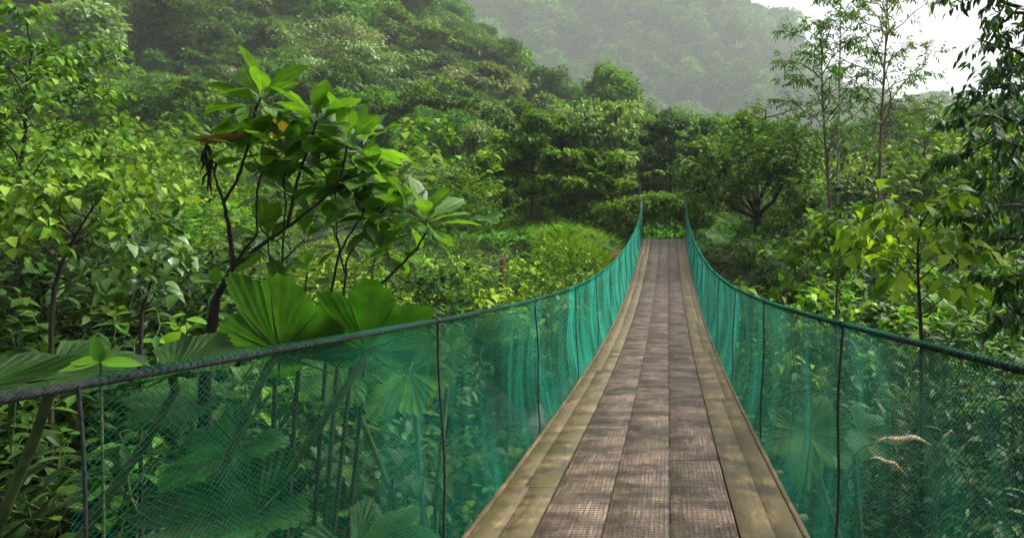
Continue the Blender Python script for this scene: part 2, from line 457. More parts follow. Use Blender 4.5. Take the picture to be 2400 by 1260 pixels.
def net_mat():
    m, nt, N, L = new_mat('teal_netting')
    at = N.new('ShaderNodeAttribute'); at.attribute_name = 'leaf'
    sep = N.new('ShaderNodeSeparateXYZ'); L.new(at.outputs['Vector'], sep.inputs[0])
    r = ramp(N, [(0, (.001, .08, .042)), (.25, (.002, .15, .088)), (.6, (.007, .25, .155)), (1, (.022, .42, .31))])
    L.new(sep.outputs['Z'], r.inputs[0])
    b = N.new('ShaderNodeBsdfPrincipled'); L.new(r.outputs[0], b.inputs['Base Color']); b.inputs['Roughness'].default_value = .5; b.inputs['Specular IOR Level'].default_value = .12
    tr = N.new('ShaderNodeBsdfTranslucent'); L.new(r.outputs[0], tr.inputs[0])
    mx = N.new('ShaderNodeMixShader'); mx.inputs[0].default_value = .2; L.new(b.outputs[0], mx.inputs[1]); L.new(tr.outputs[0], mx.inputs[2])
    o = N.new('ShaderNodeOutputMaterial'); L.new(mx.outputs[0], o.inputs['Surface'])
    return m
M['net'] = net_mat()

def board(mb, x0, x1, y0, y1, rnd, dz=0, th=.045, step=.35):
    n = max(2, int((y1 - y0) / step) + 1)
    yy = np.linspace(y0, y1, n)
    zz = deck(yy) + dz
    b = .0015
    prof = [(x0, -th), (x0, -b), (x0 + b, 0), (x1 - b, 0), (x1, -b), (x1, -th)]
    v = np.array([[(x, y, z + q) for (x, q) in prof] for y, z in zip(yy, zz)])
    k = 6
    i = np.arange(n - 1)[:, None] * k; j = np.arange(k)[None, :]; jn = (j + 1) % k
    f = np.stack([i + j, i + jn, i + k + jn, i + k + j], -1).reshape(-1, 4)
    a = np.zeros((n * k, 3)); a[:, 2] = rnd
    mb.add(v, f, a)
    mb.add(v[0], np.arange(k)[None, ::-1], a[:k]); mb.add(v[-1], np.arange(k)[None, :], a[:k])

rng = np.random.default_rng(5)
W5 = (XR - XL) / 5
xi = XL + W5 * np.arange(6)
mb = MB(); off = [0.2, .9, .45]
for k in range(3):
    y = -3 - off[k]
    while y < Y_END:
        ln = rng.uniform(3.2, 4.8)
        y1 = min(y + ln, Y_END)
        dz = rng.uniform(-.0025, .0025)
        board(mb, xi[k + 1] + .004, xi[k + 2] - .004, max(y, -3), y1 - .002, rng.random() * .15 + k * .3, dz)
        y = y1
        if Y_END - y < .3: break
mb.build('walkway_boards', M['wood_dark'], bridge)
mb = MB()
for side in (0, 1):
    x0 = XL + .028 if side == 0 else xi[4] + .004
    x1 = xi[1] - .004 if side == 0 else XR - .028
    y = -3.0
    while y < Y_END:
        ln = rng.uniform(2.6, 4.0); y1 = min(y + ln, Y_END)
        if Y_END - y1 < .5: y1 = Y_END
        cuts = [0, .62 + rng.uniform(-.12, .12), 1] if side else [0, .42 + rng.uniform(-.14, .1), 1]
        tone = rng.random(); tz = rng.uniform(-.002, .002)
        for a, b in zip(cuts[:-1], cuts[1:]):
            board(mb, x0 + a * (x1 - x0) + .0004, x0 + b * (x1 - x0) - .0004, y, y1 - .001, tone, .004 + tz)
        y = y1
mb.build('side_boards', M['wood_side'], bridge)
for side in (0, 1):
    mb = MB(); y = -3
    x0 = XL if side == 0 else XR - .026
    while y < Y_END:
        y1 = min(y + rng.uniform(2.2, 3.4), Y_END)
        board(mb, x0, x0 + .026, y, y1 - .004, rng.random(), .012 + rng.uniform(-.002, .002), th=.09)
        y = y1
        if Y_END - y < .3: break
    mb.build('edge_strip', M['wood_side'], bridge)
# anti-slip wire mesh on the three middle boards
mb = MB()
wx = np.arange(xi[1] + .01, xi[4] - .008, .024)
yy = np.linspace(-.5, Y_END - .05, 70); zz = deck(yy) + .0048
for x in wx:
    n = len(yy); hw = .0009
    xw = x + .0015 * np.sin(yy * 3 + x * 20)
    v = np.stack([np.stack([xw - hw, yy, zz], -1), np.stack([xw, yy, zz + .0012], -1), np.stack([xw + hw, yy, zz], -1)], 1)
    i = np.arange(n - 1)[:, None] * 3; j = np.arange(2)[None, :]
    mb.add(v, np.stack([i + j, i + j + 1, i + 3 + j + 1, i + 3 + j], -1).reshape(-1, 4))
yt = np.arange(-.5, Y_END - .05, .0245); n = len(yt)
zt = deck(yt) + .0052
xa, xb = xi[1] + .006, xi[4] - .006
v = np.stack([np.stack([np.full(n, xa), yt - .0009, zt], -1), np.stack([np.full(n, xb), yt - .0009, zt], -1),
              np.stack([np.full(n, xb), yt, zt + .0012], -1), np.stack([np.full(n, xa), yt, zt + .0012], -1),
              np.stack([np.full(n, xb), yt + .0009, zt], -1), np.stack([np.full(n, xa), yt + .0009, zt], -1)], 1)
b6 = (np.arange(n) * 6)[:, None, None]
mb.add(v, (np.array([[0, 1, 2, 3], [3, 2, 4, 5]])[None] + b6).reshape(-1, 4))
mb.build('wire_mesh', M['wire'], bridge)
# cross beams whose ends stick out past the deck
y = 1.2
while y < Y_END:
    m1 = MB(); z = float(deck(y))
    m1.box(XL - .10, XR + .10, y - .022, y + .022, z - .125, z - .092)
    m1.build('cross_beam', M['bark'], bridge)
    y += .75
# side stringers
for x in (XL + .12, XR - .18):
    m1 = MB(); yy = np.linspace(-3, Y_END, 40)
    m1.tube(np.stack([np.full(40, x), yy, deck(yy) - .165], -1), .045, 8)
    m1.build('stringer_cable', M['steel'], bridge)

CX = {0: -1.0, 1: .70}     # cable x on each side
for side in (0, 1):
    cx = CX[side]
    mb = MB()
    yy = np.arange(-2.0, 7.0, .012); zz = cablez(yy)
    sl = 2 * math.pi / .07
    for s in range(6):
        ph = s * math.pi / 3
        ang = yy * sl + ph
        mb.tube(np.stack([cx + .0054 * np.cos(ang), yy, zz + .0054 * np.sin(ang)], -1), .0037, 6, cap=True)
    yy = np.linspace(6.95, Y_END, 60)
    mb.tube(np.stack([np.full(60, cx), yy, cablez(yy)], -1), .0095, 8)
    mb.build('handrail_cable', M['steel'], bridge, smooth=True)
    # posts
    mb = MB(); px = cx + (.015 if side == 0 else -.0)
    mb.box(px - .045, px + .045, 23.42, 23.51, -1.4, .80)
    mb.box(px - .06, px + .06, 23.405, 23.525, .802, .825)
    mb.build('bridge_post', M['post'], bridge)
    # hangers
    y0 = 2.78 if side == 0 else 2.56
    ylist = [y0 + 2.05 * k for k in range(10)] + ([1.08] if side == 0 else [.55])
    for y in ylist:
        if y > 23: continue
        mb = MB(); t = np.linspace(0, 1, 14)
        ex = (XL - .01) if side == 0 else (XR + .01)
        zt, zb = float(cablez(y)), float(deck(y)) - .1
        pts = np.stack([cx + (ex - cx) * t + .006 * np.sin(t * 9 + y), np.full(14, y) + .01 * np.sin(t * 5), zt + (zb - zt) * t], -1)
        mb.tube(pts, .003 if y < 1.2 else .0058, 6)
        aa = np.linspace(0, 2 * math.pi * 2.5, 26)
        if y > 1.2: mb.tube(np.stack([cx + .0125 * np.cos(aa), y - .01 + .02 * aa / aa[-1], zt + .0125 * np.sin(aa)], -1), .003, 5)
        mb.build('hanger_rod', M['rope_dark'], bridge)

def netting(side, ya, yb, cw, ch, th, rng, pl):
    """a diamond net hung from the cable to the deck edge; strands are thin three-sided prisms"""
    cx = CX[side]; sgn = -1 if side == 0 else 1
    ex = (XL - .012) if side == 0 else (XR + .012)
    nu = int((yb - ya) / (cw / 2)) + 1
    hh = 1.02
    nv = int(hh / (ch / 2)) + 1
    U, V = np.meshgrid(np.arange(nu), np.arange(nv), indexing='ij')
    u0 = ya + U * cw / 2
    v0 = V / (nv - 1)
    # pleats draw neighbouring columns together
    u = u0.copy()
    for (c, wd, st, va) in pl:
        d = u0 - (c + .05 * np.sin(v0 * 5 + c * 3))
        env = np.exp(-((v0 - va) / .34) ** 2)
        u -= st * env * d * np.exp(-(d / wd) ** 2)
    u += .004 * np.sin(v0 * 9 + u0 * 7) + .02 * (v0 - .4) * np.sin(u0 * 1.3)
    bulge = np.sin(np.pi * v0) ** 1.0
    fold = .005 * np.sin(u0 * 15 + 1.3 * np.sin(u0 * 2.7)) + .003 * np.sin(u0 * 31 + v0 * 3) + .018 * np.sin(u0 * 3.1 + v0 * 4)
    x = cx + (ex - cx) * v0 + sgn * (.045 * bulge) + fold * sm(v0 * 4) * (1 - .6 * v0)
    ztop = cablez(u); zbot = deck(u) - .03
    z = ztop + (zbot - ztop) * v0 + .006 * np.sin(u0 * 23)
    # the first rows wrap over the cable
    rr = .012
    k = 3
    for q in range(k):
        ang = math.pi * (.15 + .85 * (1 - q / (k - 1))) if side == 0 else math.pi * (.15 + .85 * (1 - q / (k - 1)))
        x[:, q] = cx - sgn * rr * np.cos(math.pi - ang) * -1
        z[:, q] = ztop[:, q] + rr * np.sin(ang) + .002
    x += rng.normal(0, .0006, x.shape); z += rng.normal(0, .0006, z.shape); u = u + rng.normal(0, .0006, u.shape)
    Pn = np.stack([x, u, z], -1)
    ok = (U + V) % 2 == 0
    segs = []
    for dv in (1, -1):
        a_u, a_v = U[:-1, :], V[:-1, :]
        if dv == 1:
            m = ok[:-1, :-1]; A = Pn[:-1, :-1][m]; B = Pn[1:, 1:][m]
        else:
            m = ok[:-1, 1:]; A = Pn[:-1, 1:][m]; B = Pn[1:, :-1][m]
        segs.append((A, B))
    A = np.concatenate([s[0] for s in segs]); B = np.concatenate([s[1] for s in segs])
    n = len(A)
    d = nrm(B - A)
    A = A - d * th * .4; B = B + d * th * .4
    n1 = nrm(np.cross(d, np.array([1.0, 0, 0]))); n2 = np.cross(d, n1)
    vs_ = []
    for ang in (0, 2.094, 4.189):
        o = (n1 * math.cos(ang) + n2 * math.sin(ang)) * th
        vs_ += [A + o, B + o]
    v = np.stack(vs_, 1)          # n,6,3
    f = np.array([[0, 1, 3, 2], [2, 3, 5, 4], [4, 5, 1, 0]])[None] + (np.arange(n) * 6)[:, None, None]
    a = np.zeros((n, 6, 3))
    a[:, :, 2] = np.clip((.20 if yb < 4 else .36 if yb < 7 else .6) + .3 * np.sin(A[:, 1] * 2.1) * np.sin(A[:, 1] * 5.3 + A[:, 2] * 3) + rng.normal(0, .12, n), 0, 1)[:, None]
    return v.reshape(-1, 3), f.reshape(-1, 4), a.reshape(-1, 3)

def pleats(rng, ya, yb, gap):
    out = []; c = ya
    while c < yb:
        out.append((c, rng.uniform(.045, .08), rng.uniform(.5, .85), rng.uniform(.45, .85)))
        c += rng.uniform(.5, 1.5) * gap
    return out
for side in (0, 1):
    mb = MB()
    pl = pleats(rng, 2.1, 23, .55)
    pl0 = [(1.9, .06, .8, .5)]
    ya = 1.12 if side == 0 else .5
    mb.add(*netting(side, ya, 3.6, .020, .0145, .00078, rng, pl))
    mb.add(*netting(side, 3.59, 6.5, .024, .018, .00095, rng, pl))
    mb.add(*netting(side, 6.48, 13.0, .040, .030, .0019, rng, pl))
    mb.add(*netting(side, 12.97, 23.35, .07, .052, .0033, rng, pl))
    mb.build('side_net', M['net'], bridge)

# ------------------------------------------------------------------ plant builders
def bend(rng, p0, p1, n=5, sag=0.0, jit=.05):
    p0 = np.array(p0, float); p1 = np.array(p1, float)
    t = np.linspace(0, 1, n)[:, None]
    p = p0 + (p1 - p0) * t
    L = np.linalg.norm(p1 - p0)
    p[:, 2] += sag * L * 4 * (t[:, 0] * (1 - t[:, 0]))
    if n > 2:
        p[1:-1] += rng.normal(0, jit * L, (n - 2, 3))
    return p

def sample_poly(p, t):
    t = np.asarray(t) * (len(p) - 1)
    i = np.clip(t.astype(int), 0, len(p) - 2); fr = (t - i)[:, None]
    return p[i] * (1 - fr) + p[i + 1] * fr

def twigs(rng, st, lf, poly, ntw, tlen, nleaf, T, lsize, droop=.5, r=.006, start=.15, spread=1.0, up=.2, sides=4, rbias=0.0):
    """side twigs along a bough, alternate leaves on each twig"""
    ts = np.sort(rng.uniform(start, 1, ntw))
    base = sample_poly(poly, ts)
    ax = nrm(poly[-1] - poly[0])
    for b, t in zip(base, ts):
        d = rng.normal(0, 1, 3) * spread; d -= ax * np.dot(d, ax) * .6
        d = nrm(d) + ax * .7 + np.array([0, 0, up]); d = nrm(d)
        L = tlen * rng.uniform(.6, 1.2) * (1 - .35 * t)
        q = bend(rng, b, b + d * L, 4, .06, .04)
        st.tube(q, np.linspace(r, r * .4, 4), sides, cap=False)
        k = max(2, int(nleaf * rng.uniform(.7, 1.2)))
        tt = np.linspace(.12, 1, k)
        pos = sample_poly(q, np.clip(tt, 0, .999))
        ldir = np.broadcast_to(d, (k, 3)) * .6
        sidev = nrm(np.cross(d, [0, 0, 1.0]) + 1e-4)
        alt = np.where(np.arange(k) % 2 == 0, 1, -1)[:, None]
        ldir = ldir + sidev * alt * .9 + rng.normal(0, .22, (k, 3)); ldir[:, 2] -= droop
        upv = rng.normal(0, .3, (k, 3)) + [0, 0, 1.0]
        lf.leaves(T, pos, ldir, upv, lsize * rng.uniform(.6, 1.15, k), np.clip(rng.random(k) + rbias, 0, 1))

T_rh = rhombT(.55)
T_rh2 = rhombT(.4, .25, .3)
T_ov3 = leafT('ovate', .5, 3, .3, .25)
T_ov4 = leafT('ovate', .55, 4, .25, .3)
T_lan = leafT('lance', .3, 3, .3, .3)
T_lan2 = leafT('lance', .22, 3, .3, .35)
T_heart = leafT('heart', .75, 4, .2, .3)
T_obo = leafT('obovate', .44, 9, .18, .22, wave=.05)

def make_forest_tree(name, seed, H, style, leafmat, nleaf, lsize, barkmat='bark', T=T_rh):
    rng = np.random.default_rng(seed)
    root = empty(name)
    st, lf = MB(), MB()
    lean = rng.normal(0, .03, 2) * H
    nt = 8
    t = np.linspace(0, 1, nt)
    tr = np.stack([lean[0] * t ** 2 + .02 * H * np.sin(t * 4 + seed), lean[1] * t ** 2, H * .9 * t], -1)
    r0 = H * .013
    st.tube(np.vstack([tr[0] - [0, 0, .6], tr]), np.concatenate([[r0 * 1.3], np.linspace(r0, r0 * .25, nt)]), 7)
    pads = []
    if style == 'tier':
        nl = 17; hb = .30
    elif style == 'round':
        nl = 24; hb = .42
    elif style == 'tall':
        nl = 18; hb = .5
    elif style == 'spire':
        nl = 22; hb = .22
    else:
        nl = 16; hb = .25
    for i in range(nl):
        q = (i + rng.uniform(0, .8)) / nl
        tz = hb + (1 - hb) * q
        b = sample_poly(tr, [min(tz, .999)])[0]
        ang = i * 2.4 + rng.uniform(-.4, .4)
        if style == 'tier':
            Lb = H * (.12 + .26 * math.sin(math.pi * min(1, (1 - q) * .75 + .2))) * rng.uniform(.6, 1.15); upk = .12
        elif style == 'round':
            Lb = H * .30 * math.sqrt(max(.06, 1 - (2 * q - .9) ** 2)) * rng.uniform(.7, 1.1); upk = .35
        elif style == 'spire':
            Lb = H * .27 * (1.05 - q) ** .8 * rng.uniform(.65, 1.15); upk = .05
        elif style == 'tall':
            Lb = H * .16 * math.sqrt(max(.1, 1 - (2 * q - 1) ** 2)) * rng.uniform(.7, 1.3); upk = .3
        else:
            Lb = H * .3 * (1 - .6 * q) * rng.uniform(.6, 1.2); upk = .5
        e = b + np.array([math.cos(ang) * Lb, math.sin(ang) * Lb, Lb * upk])
        pl = bend(rng, b, e, 5, .05, .05)
        st.tube(pl, np.linspace(r0 * .35, r0 * .1, 5), 4, cap=False)
        npad = 3
        for k in range(npad):
            c = sample_poly(pl, [[.5, .8, .999][k]])[0] + rng.normal(0, .04 * H, 3) * [1, 1, .35]
            pr = H * rng.uniform(.055, .10)
            pads.append((c, pr, pr * (.26 if style in ('tier', 'spire') else .55)))
    top = tr[-1]
    for k in range(4):
        pads.append((top + rng.normal(0, .04 * H, 3) * [1, 1, .6], H * .07, H * .05))
    per = nleaf // len(pads)
    for c, pr, pz in pads:
        n = int(per * rng.uniform(.6, 1.4))
        d = nrm(rng.normal(0, 1, (n, 3))); rad = rng.uniform(.45, 1, n)[:, None] ** .5
        pos = c + d * rad * [pr, pr, pz]
        ld = d * [1, 1, .4] + rng.normal(0, .5, (n, 3)); ld[:, 2] -= .25
        upv = rng.normal(0, .32, (n, 3)) + [0, 0, 1.0]
        lf.leaves(T, pos, ld, upv, lsize * rng.uniform(.6, 1.3, n), np.clip(rng.random(n) * .45 + rng.uniform(0, .55), 0, 1))
    st.build('trunk', M[barkmat], root)
    lf.build('crown', M[leafmat], root)
    root['H'] = H
    return root

def make_shrub(name, seed, H, Rr, nstem, ntw, nleaf, T, lsize, mat, stemmat='greenstem', droop=.3, up=.3, lean=.6, rbias=0):
    rng = np.random.default_rng(seed)
    root = empty(name); st, lf = MB(), MB()
    for i in range(nstem):
        ang = i * 2.4 + rng.uniform(-.5, .5); rr = Rr * math.sqrt(rng.random())
        b = np.array([math.cos(ang) * rr * .25, math.sin(ang) * rr * .25, -.35])
        h = H * rng.uniform(.55, 1.0) * (1 - .35 * (rr / Rr) ** 2)
        e = np.array([math.cos(ang) * rr, math.sin(ang) * rr, h])
        pl = bend(rng, b, e, 6, 0, .03)
        pl[:, :2] -= (e - b)[None, :2] * .15 * np.sin(np.linspace(0, 1, 6) * math.pi)[:, None] * lean
        st.tube(pl, np.linspace(.012, .004, 6) * (H / 1.8), 4, cap=False)
        twigs(rng, st, lf, pl, ntw, .28 * H, nleaf, T, lsize, droop, .004 * H / 1.8, .25, up=up, sides=3, rbias=rbias)
        k = 5
        d = rng.normal(0, .7, (k, 3)) + [0, 0, .5]
        lf.leaves(T, np.tile(pl[-1], (k, 1)), d, rng.normal(0, .3, (k, 3)) + [0, 0, 1], lsize, np.clip(rng.random(k) + rbias, 0, 1))
    st.build('stems', M[stemmat], root)
    lf.build('foliage', M[mat], root)
    root['H'] = H
    return root

def make_fern(name, seed, H, nfr, mat):
    rng = np.random.default_rng(seed)
    root = empty(name); st, lf = MB(), MB()
    for i in range(nfr):
        ang = i * 2.4 + rng.uniform(-.3, .3); L = H * rng.uniform(.7, 1.15)
        t = np.linspace(0, 1, 12)
        out = L * .8 * t ** 1.1; z = L * (.95 * t - .75 * t ** 2.3)
        pl = np.stack([math.cos(ang) * out, math.sin(ang) * out, z], -1)
        st.tube(pl, np.linspace(.008, .002, 12), 3, cap=False)
        k = 26
        tt = np.repeat(np.linspace(.15, .99, k), 2)
        pos = sample_poly(pl, tt)
        dd = nrm(np.gradient(pl, axis=0)); fw = dd[np.clip((tt * 11).astype(int), 0, 11)]
        sd = np.array([-math.sin(ang), math.cos(ang), 0])
        alt = np.tile([1, -1], k)[:, None]
        ld = sd * alt + fw * .45 + [0, 0, -.2]
        sz = L * .27 * np.sin(np.pi * np.clip(tt, 0, 1) ** .7 * .93 + .12)
        lf.leaves(T_lan2, pos, ld, np.tile([0, 0, 1.0], (2 * k, 1)) + rng.normal(0, .15, (2 * k, 3)), sz, rng.random(2 * k) * .9)
    st.build('stalks', M['greenstem'], root); lf.build('fronds', M[mat], root)
    root['H'] = H
    return root

# ------------------------------------------------------------------ forest
protos = [
    make_forest_tree('forest_tree', 1, 11, 'tier', 'forest', 6500, .50),
    make_forest_tree('forest_tree', 2, 11, 'round', 'forest', 6500, .48),
    make_forest_tree('forest_tree', 3, 12, 'spire', 'forest', 5600, .46, 'bark_pale'),
    make_forest_tree('forest_tree', 4, 13, 'tall', 'forest', 5200, .48, 'bark_pale'),
    make_forest_tree('forest_tree', 5, 10, 'round', 'forest_pale', 6000, .48, 'bark_pale'),
    make_forest_tree('forest_tree', 6, 10, 'shaggy', 'forest', 6500, .50),
    make_forest_tree('forest_tree', 7, 11, 'round', 'forest', 11000, .30, 'bark'),
]
KIND = ['tiered green', 'round-crowned green', 'spire-shaped pale-trunked', 'tall narrow pale-trunked', 'pale grey-green', 'bushy green', 'dense round-crowned']
rng = np.random.default_rng(11)
pts = []
tries = 0
clear = [(-21, 37, 6.0), (13.5, 32, 5)]
while len(pts) < 288 and tries < 60000:
    tries += 1
    Y = math.sqrt(rng.uniform(32 ** 2, 86 ** 2))
    a = rng.uniform(-1.15, .62)
    X = a * Y
    px = VX + a * F
    if Y < 38 and not (1080 < px < 1680): continue
    if px > 1850 and Y < 50: continue
    if any(math.hypot(X - c[0], Y - c[1]) < c[2] for c in clear): continue
    dmin = 2.3 + .022 * Y
    if any((X - p[0]) ** 2 + (Y - p[1]) ** 2 < dmin ** 2 for p in pts): continue
    pts.append((X, Y))
pts.sort(key=lambda p: p[1])
HORIZ = [(0, -200), (1050, -60), (1250, 95), (1370, 165), (1500, 175), (1620, 210), (1700, 230), (1850, 330), (2400, 300)]
for (X, Y) in pts:
    px = VX + X / Y * F
    k = int(rng.choice(len(protos), p=[.2, .17, .18, .12, .09, .12, .12]))
    z = gh(X, Y) - .2
    s = rng.uniform(.7, 1.05)
    ptop = np.interp(px, [p[0] for p in HORIZ], [p[1] for p in HORIZ])
    hmax = (VY - ptop) / F * Y - z
    cap = np.interp(Y, [33, 50, 66, 90], [265, 205, 120, -100]) + rng.uniform(-75, 40)
    hmax = min(hmax, (VY - cap) / F * Y - z) if Y < 72 else 20
    H0 = protos[k]['H']
    s = min(s, hmax * rng.uniform(.75, 1.0) / H0)
    if s < .5: s = rng.uniform(.5, .62)
    if Y < 60: zone, where = 'front', 'at the front edge of the forest beyond the clearing'
    elif X < -15: zone, where = 'slope', 'among the many covering the left hillside'
    else: zone, where = 'valley', 'in the forest behind the bridge'
    place(protos[k], (X, Y, z), rng.uniform(0, 6.28), (s * rng.uniform(.7, .95), s * rng.uniform(.7, .95), s),
          '%s tree %s' % (KIND[k], where), 'tree', 'forest trees %s' % where)

# far forest as one mass per hill, instanced on points
def far_crown(seed, H, Rr, n, ls):
    rng = np.random.default_rng(seed); lf = MB()
    pads = 13
    for i in range(pads):
        q = rng.random()
        ang = rng.uniform(0, 6.28); rr = Rr * math.sqrt(rng.random()) * (1 - .55 * q)
        c = np.array([math.cos(ang) * rr, math.sin(ang) * rr, H * (.4 + .52 * q)])
        pr = Rr * rng.uniform(.3, .5)
        m = n // pads
        d = nrm(rng.normal(0, 1, (m, 3)))
        pos = c + d * rng.uniform(.5, 1, m)[:, None] * [pr, pr, pr * .6]
        lf.leaves(T_rh, pos, d * [1, 1, .3] + rng.normal(0, .5, (m, 3)) - [0, 0, .2], rng.normal(0, .45, (m, 3)) + [0, 0, 1.0], ls * rng.uniform(.6, 1.3, m), rng.random(m))
    lf.tube([(0, 0, -1), (.2, 0, H * .5), (0, .1, H * .9)], [.18, .13, .05], 5)
    return lf

def gn_mass(name, pts, rots, scls, objs, mat, label):
    me = bpy.data.meshes.new(name)
    me.vertices.add(len(pts)); me.vertices.foreach_set('co', np.asarray(pts, np.float32).ravel())
    for nm, tp, val in (('rz', 'FLOAT', rots), ('sc', 'FLOAT', scls)):
        a = me.attributes.new(nm, tp, 'POINT'); a.data.foreach_set('value', np.asarray(val, np.float32))
    me.update()
    o = bpy.data.objects.new(name, me); COL.objects.link(o)
    ng = bpy.data.node_groups.new(name, 'GeometryNodeTree')
    ng.interface.new_socket('Geometry', in_out='INPUT', socket_type='NodeSocketGeometry')
    ng.interface.new_socket('Geometry', in_out='OUTPUT', socket_type='NodeSocketGeometry')
    N, L = ng.nodes, ng.links
    gi, go = N.new('NodeGroupInput'), N.new('NodeGroupOutput')
    mp = N.new('GeometryNodeMeshToPoints'); L.new(gi.outputs[0], mp.inputs[0])
    jn = N.new('GeometryNodeJoinGeometry')
    for ob in objs:
        oi = N.new('GeometryNodeObjectInfo'); oi.inputs['Object'].default_value = ob
        oi.inputs['As Instance'].default_value = True
        L.new(oi.outputs['Geometry'], jn.inputs[0])
    ip = N.new('GeometryNodeInstanceOnPoints'); L.new(mp.outputs[0], ip.inputs['Points']); L.new(jn.outputs[0], ip.inputs['Instance'])
    ip.inputs['Pick Instance'].default_value = True
    rv = N.new('FunctionNodeRandomValue'); rv.data_type = 'INT'; rv.inputs[4].default_value = 0; rv.inputs[5].default_value = len(objs) - 1
    L.new(rv.outputs[2], ip.inputs['Instance Index'])
    ra = N.new('GeometryNodeInputNamedAttribute'); ra.data_type = 'FLOAT'; ra.inputs['Name'].default_value = 'rz'
    cb = N.new('ShaderNodeCombineXYZ'); L.new(ra.outputs[0], cb.inputs[2]); L.new(cb.outputs[0], ip.inputs['Rotation'])
    sa = N.new('GeometryNodeInputNamedAttribute'); sa.data_type = 'FLOAT'; sa.inputs['Name'].default_value = 'sc'
    L.new(sa.outputs[0], ip.inputs['Scale'])
    L.new(ip.outputs[0], go.inputs[0])
    md = o.modifiers.new('scatter', 'NODES'); md.node_group = ng
    tag(o, label, kind='stuff')
    return o

far_me = [far_crown(40 + i, 9, 4.2 if i < 3 else 3.0, 3000, .62).mesh('far_crown') for i in range(4)]
far_ob = []
for i, me in enumerate(far_me):
    me.materials.append(M['far'])
    far_ob.append(bpy.data.objects.new('far_crown', me))      # not linked: source shapes for the far forest mass only
rng = np.random.default_rng(21)
def scatter(n, y0, y1, a0, a1, dm):
    cell = {}; out = []
    tries = 0
    while len(out) < n and tries < n * 25:
        tries += 1
        Y = math.sqrt(rng.uniform(y0 ** 2, y1 ** 2)); X = rng.uniform(a0, a1) * Y
        k = (int(X // dm), int(Y // dm))
        if any((X - q[0]) ** 2 + (Y - q[1]) ** 2 < dm * dm for i in (-1, 0, 1) for j in (-1, 0, 1) for q in cell.get((k[0] + i, k[1] + j), ())): continue
        cell.setdefault(k, []).append((X, Y)); out.append((X, Y))
    return np.array(out)
pa = scatter(3000, 74, 245, -1.1, .62, 5.0)
gn_mass('hillside_forest', np.column_stack([pa, ground_h(pa[:, 0], pa[:, 1]) - .3]), rng.uniform(0, 6.28, len(pa)), rng.uniform(.7, 1.45, len(pa)), [[c for c in q.children if c.name.startswith('crown')][0] for q in protos], None, 'dense green forest covering the upper left hillside')
pb = scatter(2300, 360, 760, -.5, .72, 13.5)
gn_mass('mountain_forest', np.column_stack([pb, ground_h(pb[:, 0], pb[:, 1]) - .3]), rng.uniform(0, 6.28, len(pb)), 2.9 * rng.uniform(.55, 1.35, len(pb)), far_ob, None, 'misty forest on the far mountain')
# big trees standing up on the far ridge
for i, (px, py, Y, w_) in enumerate([(1822, 20, 716, 1.7), (1735, -12, 720, 1.3), (1768, 5, 722, 1.1), (1862, 70, 716, .9), (1790, 55, 716, .9)]):
    X = (px - VX) / F * Y; z = gh(X, Y) - .5
    hh = (VY - py) / F * Y - z
    pr = [make_forest_tree('ridge_tree', 60, 16, 'round', 'far', 3500, .9), None][0] if i == 0 else ridge_p
    if i == 0: ridge_p = pr
    place(pr, (X, Y, z), i * 1.3, (hh / 16 * w_ * .8, hh / 16 * w_ * .8, hh / 16),
          ['tall hazy tree with rounded crown alone on the misty ridge', 'hazy ridge tree at the top edge left of the lone round one', 'second hazy ridge tree left of the lone round one',
           'small hazy ridge tree lowest down the skyline', 'short hazy ridge tree just left below the lone round one'][i], 'tree', 'trees on the far ridge')

# unseen trees added around the bridge start only to shade the low greenery
for i, (x, y, k, s, lab) in enumerate([(-4.6, -1.6, 1, 1.15, 'unseen round-crowned tree added for shade on the near bank left of the bridge start'), (-8.6, -.5, 6, 1.15, 'unseen dense tree added for shade farther out on the near bank at the left'),
                                       (4.2, -1.6, 6, 1.15, 'unseen dense tree added for shade on the near bank right of the bridge start'), (-7.8, 1.0, 1, 1.3, 'unseen tall round tree added for shade outside the left edge near the bridge start')]):
    place(protos[k], (x, y, gh(x, y) - .2), i * 2.0, s, lab, 'tree', 'unseen shade trees added on the near bank')

# ------------------------------------------------------------------ named trees of the middle ground
def mid_tree(name, seed, px, pybase, pytop, Y, style, mat, nleaf, ls, bark, label, width=1.0, T=T_ov3, z=None):
    X = (px - VX) / F * Y
    z0 = gh(X, Y) - .15 if z is None else z
    H = (VY - pytop) / F * Y - z0
    t = make_forest_tree(name, seed, H, style, mat, nleaf, ls, bark, T)
    t.location = (X, Y, z0); t.scale = (width, width, 1)
    tag(t, label, 'tree')
    _used.add(t.name)
    return t
mid_tree('leafy_tree', 71, 1262, 560, 245, 31, 'tier', 'fresh', 8000, .26, 'bark', 'tall mid-green tree left of the bridge end, top above its neighbour', 1.0)
mid_tree('leafy_tree', 72, 1378, 560, 345, 28, 'tier', 'fresh', 8500, .27, 'bark_mossy', 'rounded green tree with a mossy trunk just left of the far bridge end', 1.15)
mid_tree('leafy_tree', 73, 1160, 500, 330, 33, 'spire', 'fresh', 6500, .26, 'bark', 'low leafy tree at the left of the pair near the bridge end', 1.1)
mid_tree('moss_topped_tree', 74, 788, 110, 28, 78, 'round', 'forest_pale', 5000, .40, 'bark_red', 'brown umbrella-crowned tree standing out on the left hillside', 1.15)
mid_tree('pale_leaved_tree', 75, 890, 330, 95, 62, 'tier', 'forest_pale', 8000, .42, 'bark_pale', 'pale silvery-leaved tree above the hut on the hillside', 1.0)
mid_tree('yellow_green_tree', 76, 1030, 400, 205, 44, 'tier', 'forest', 9000, .3, 'bark', 'yellow-green layered tree right of the hut', 1.1)
mid_tree('pale_leaved_tree', 77, 195, 130, -10, 58, 'tall', 'forest_pale', 6500, .42, 'bark_pale', 'pale-leaved slim tree high on the slope at upper left', 1.2)
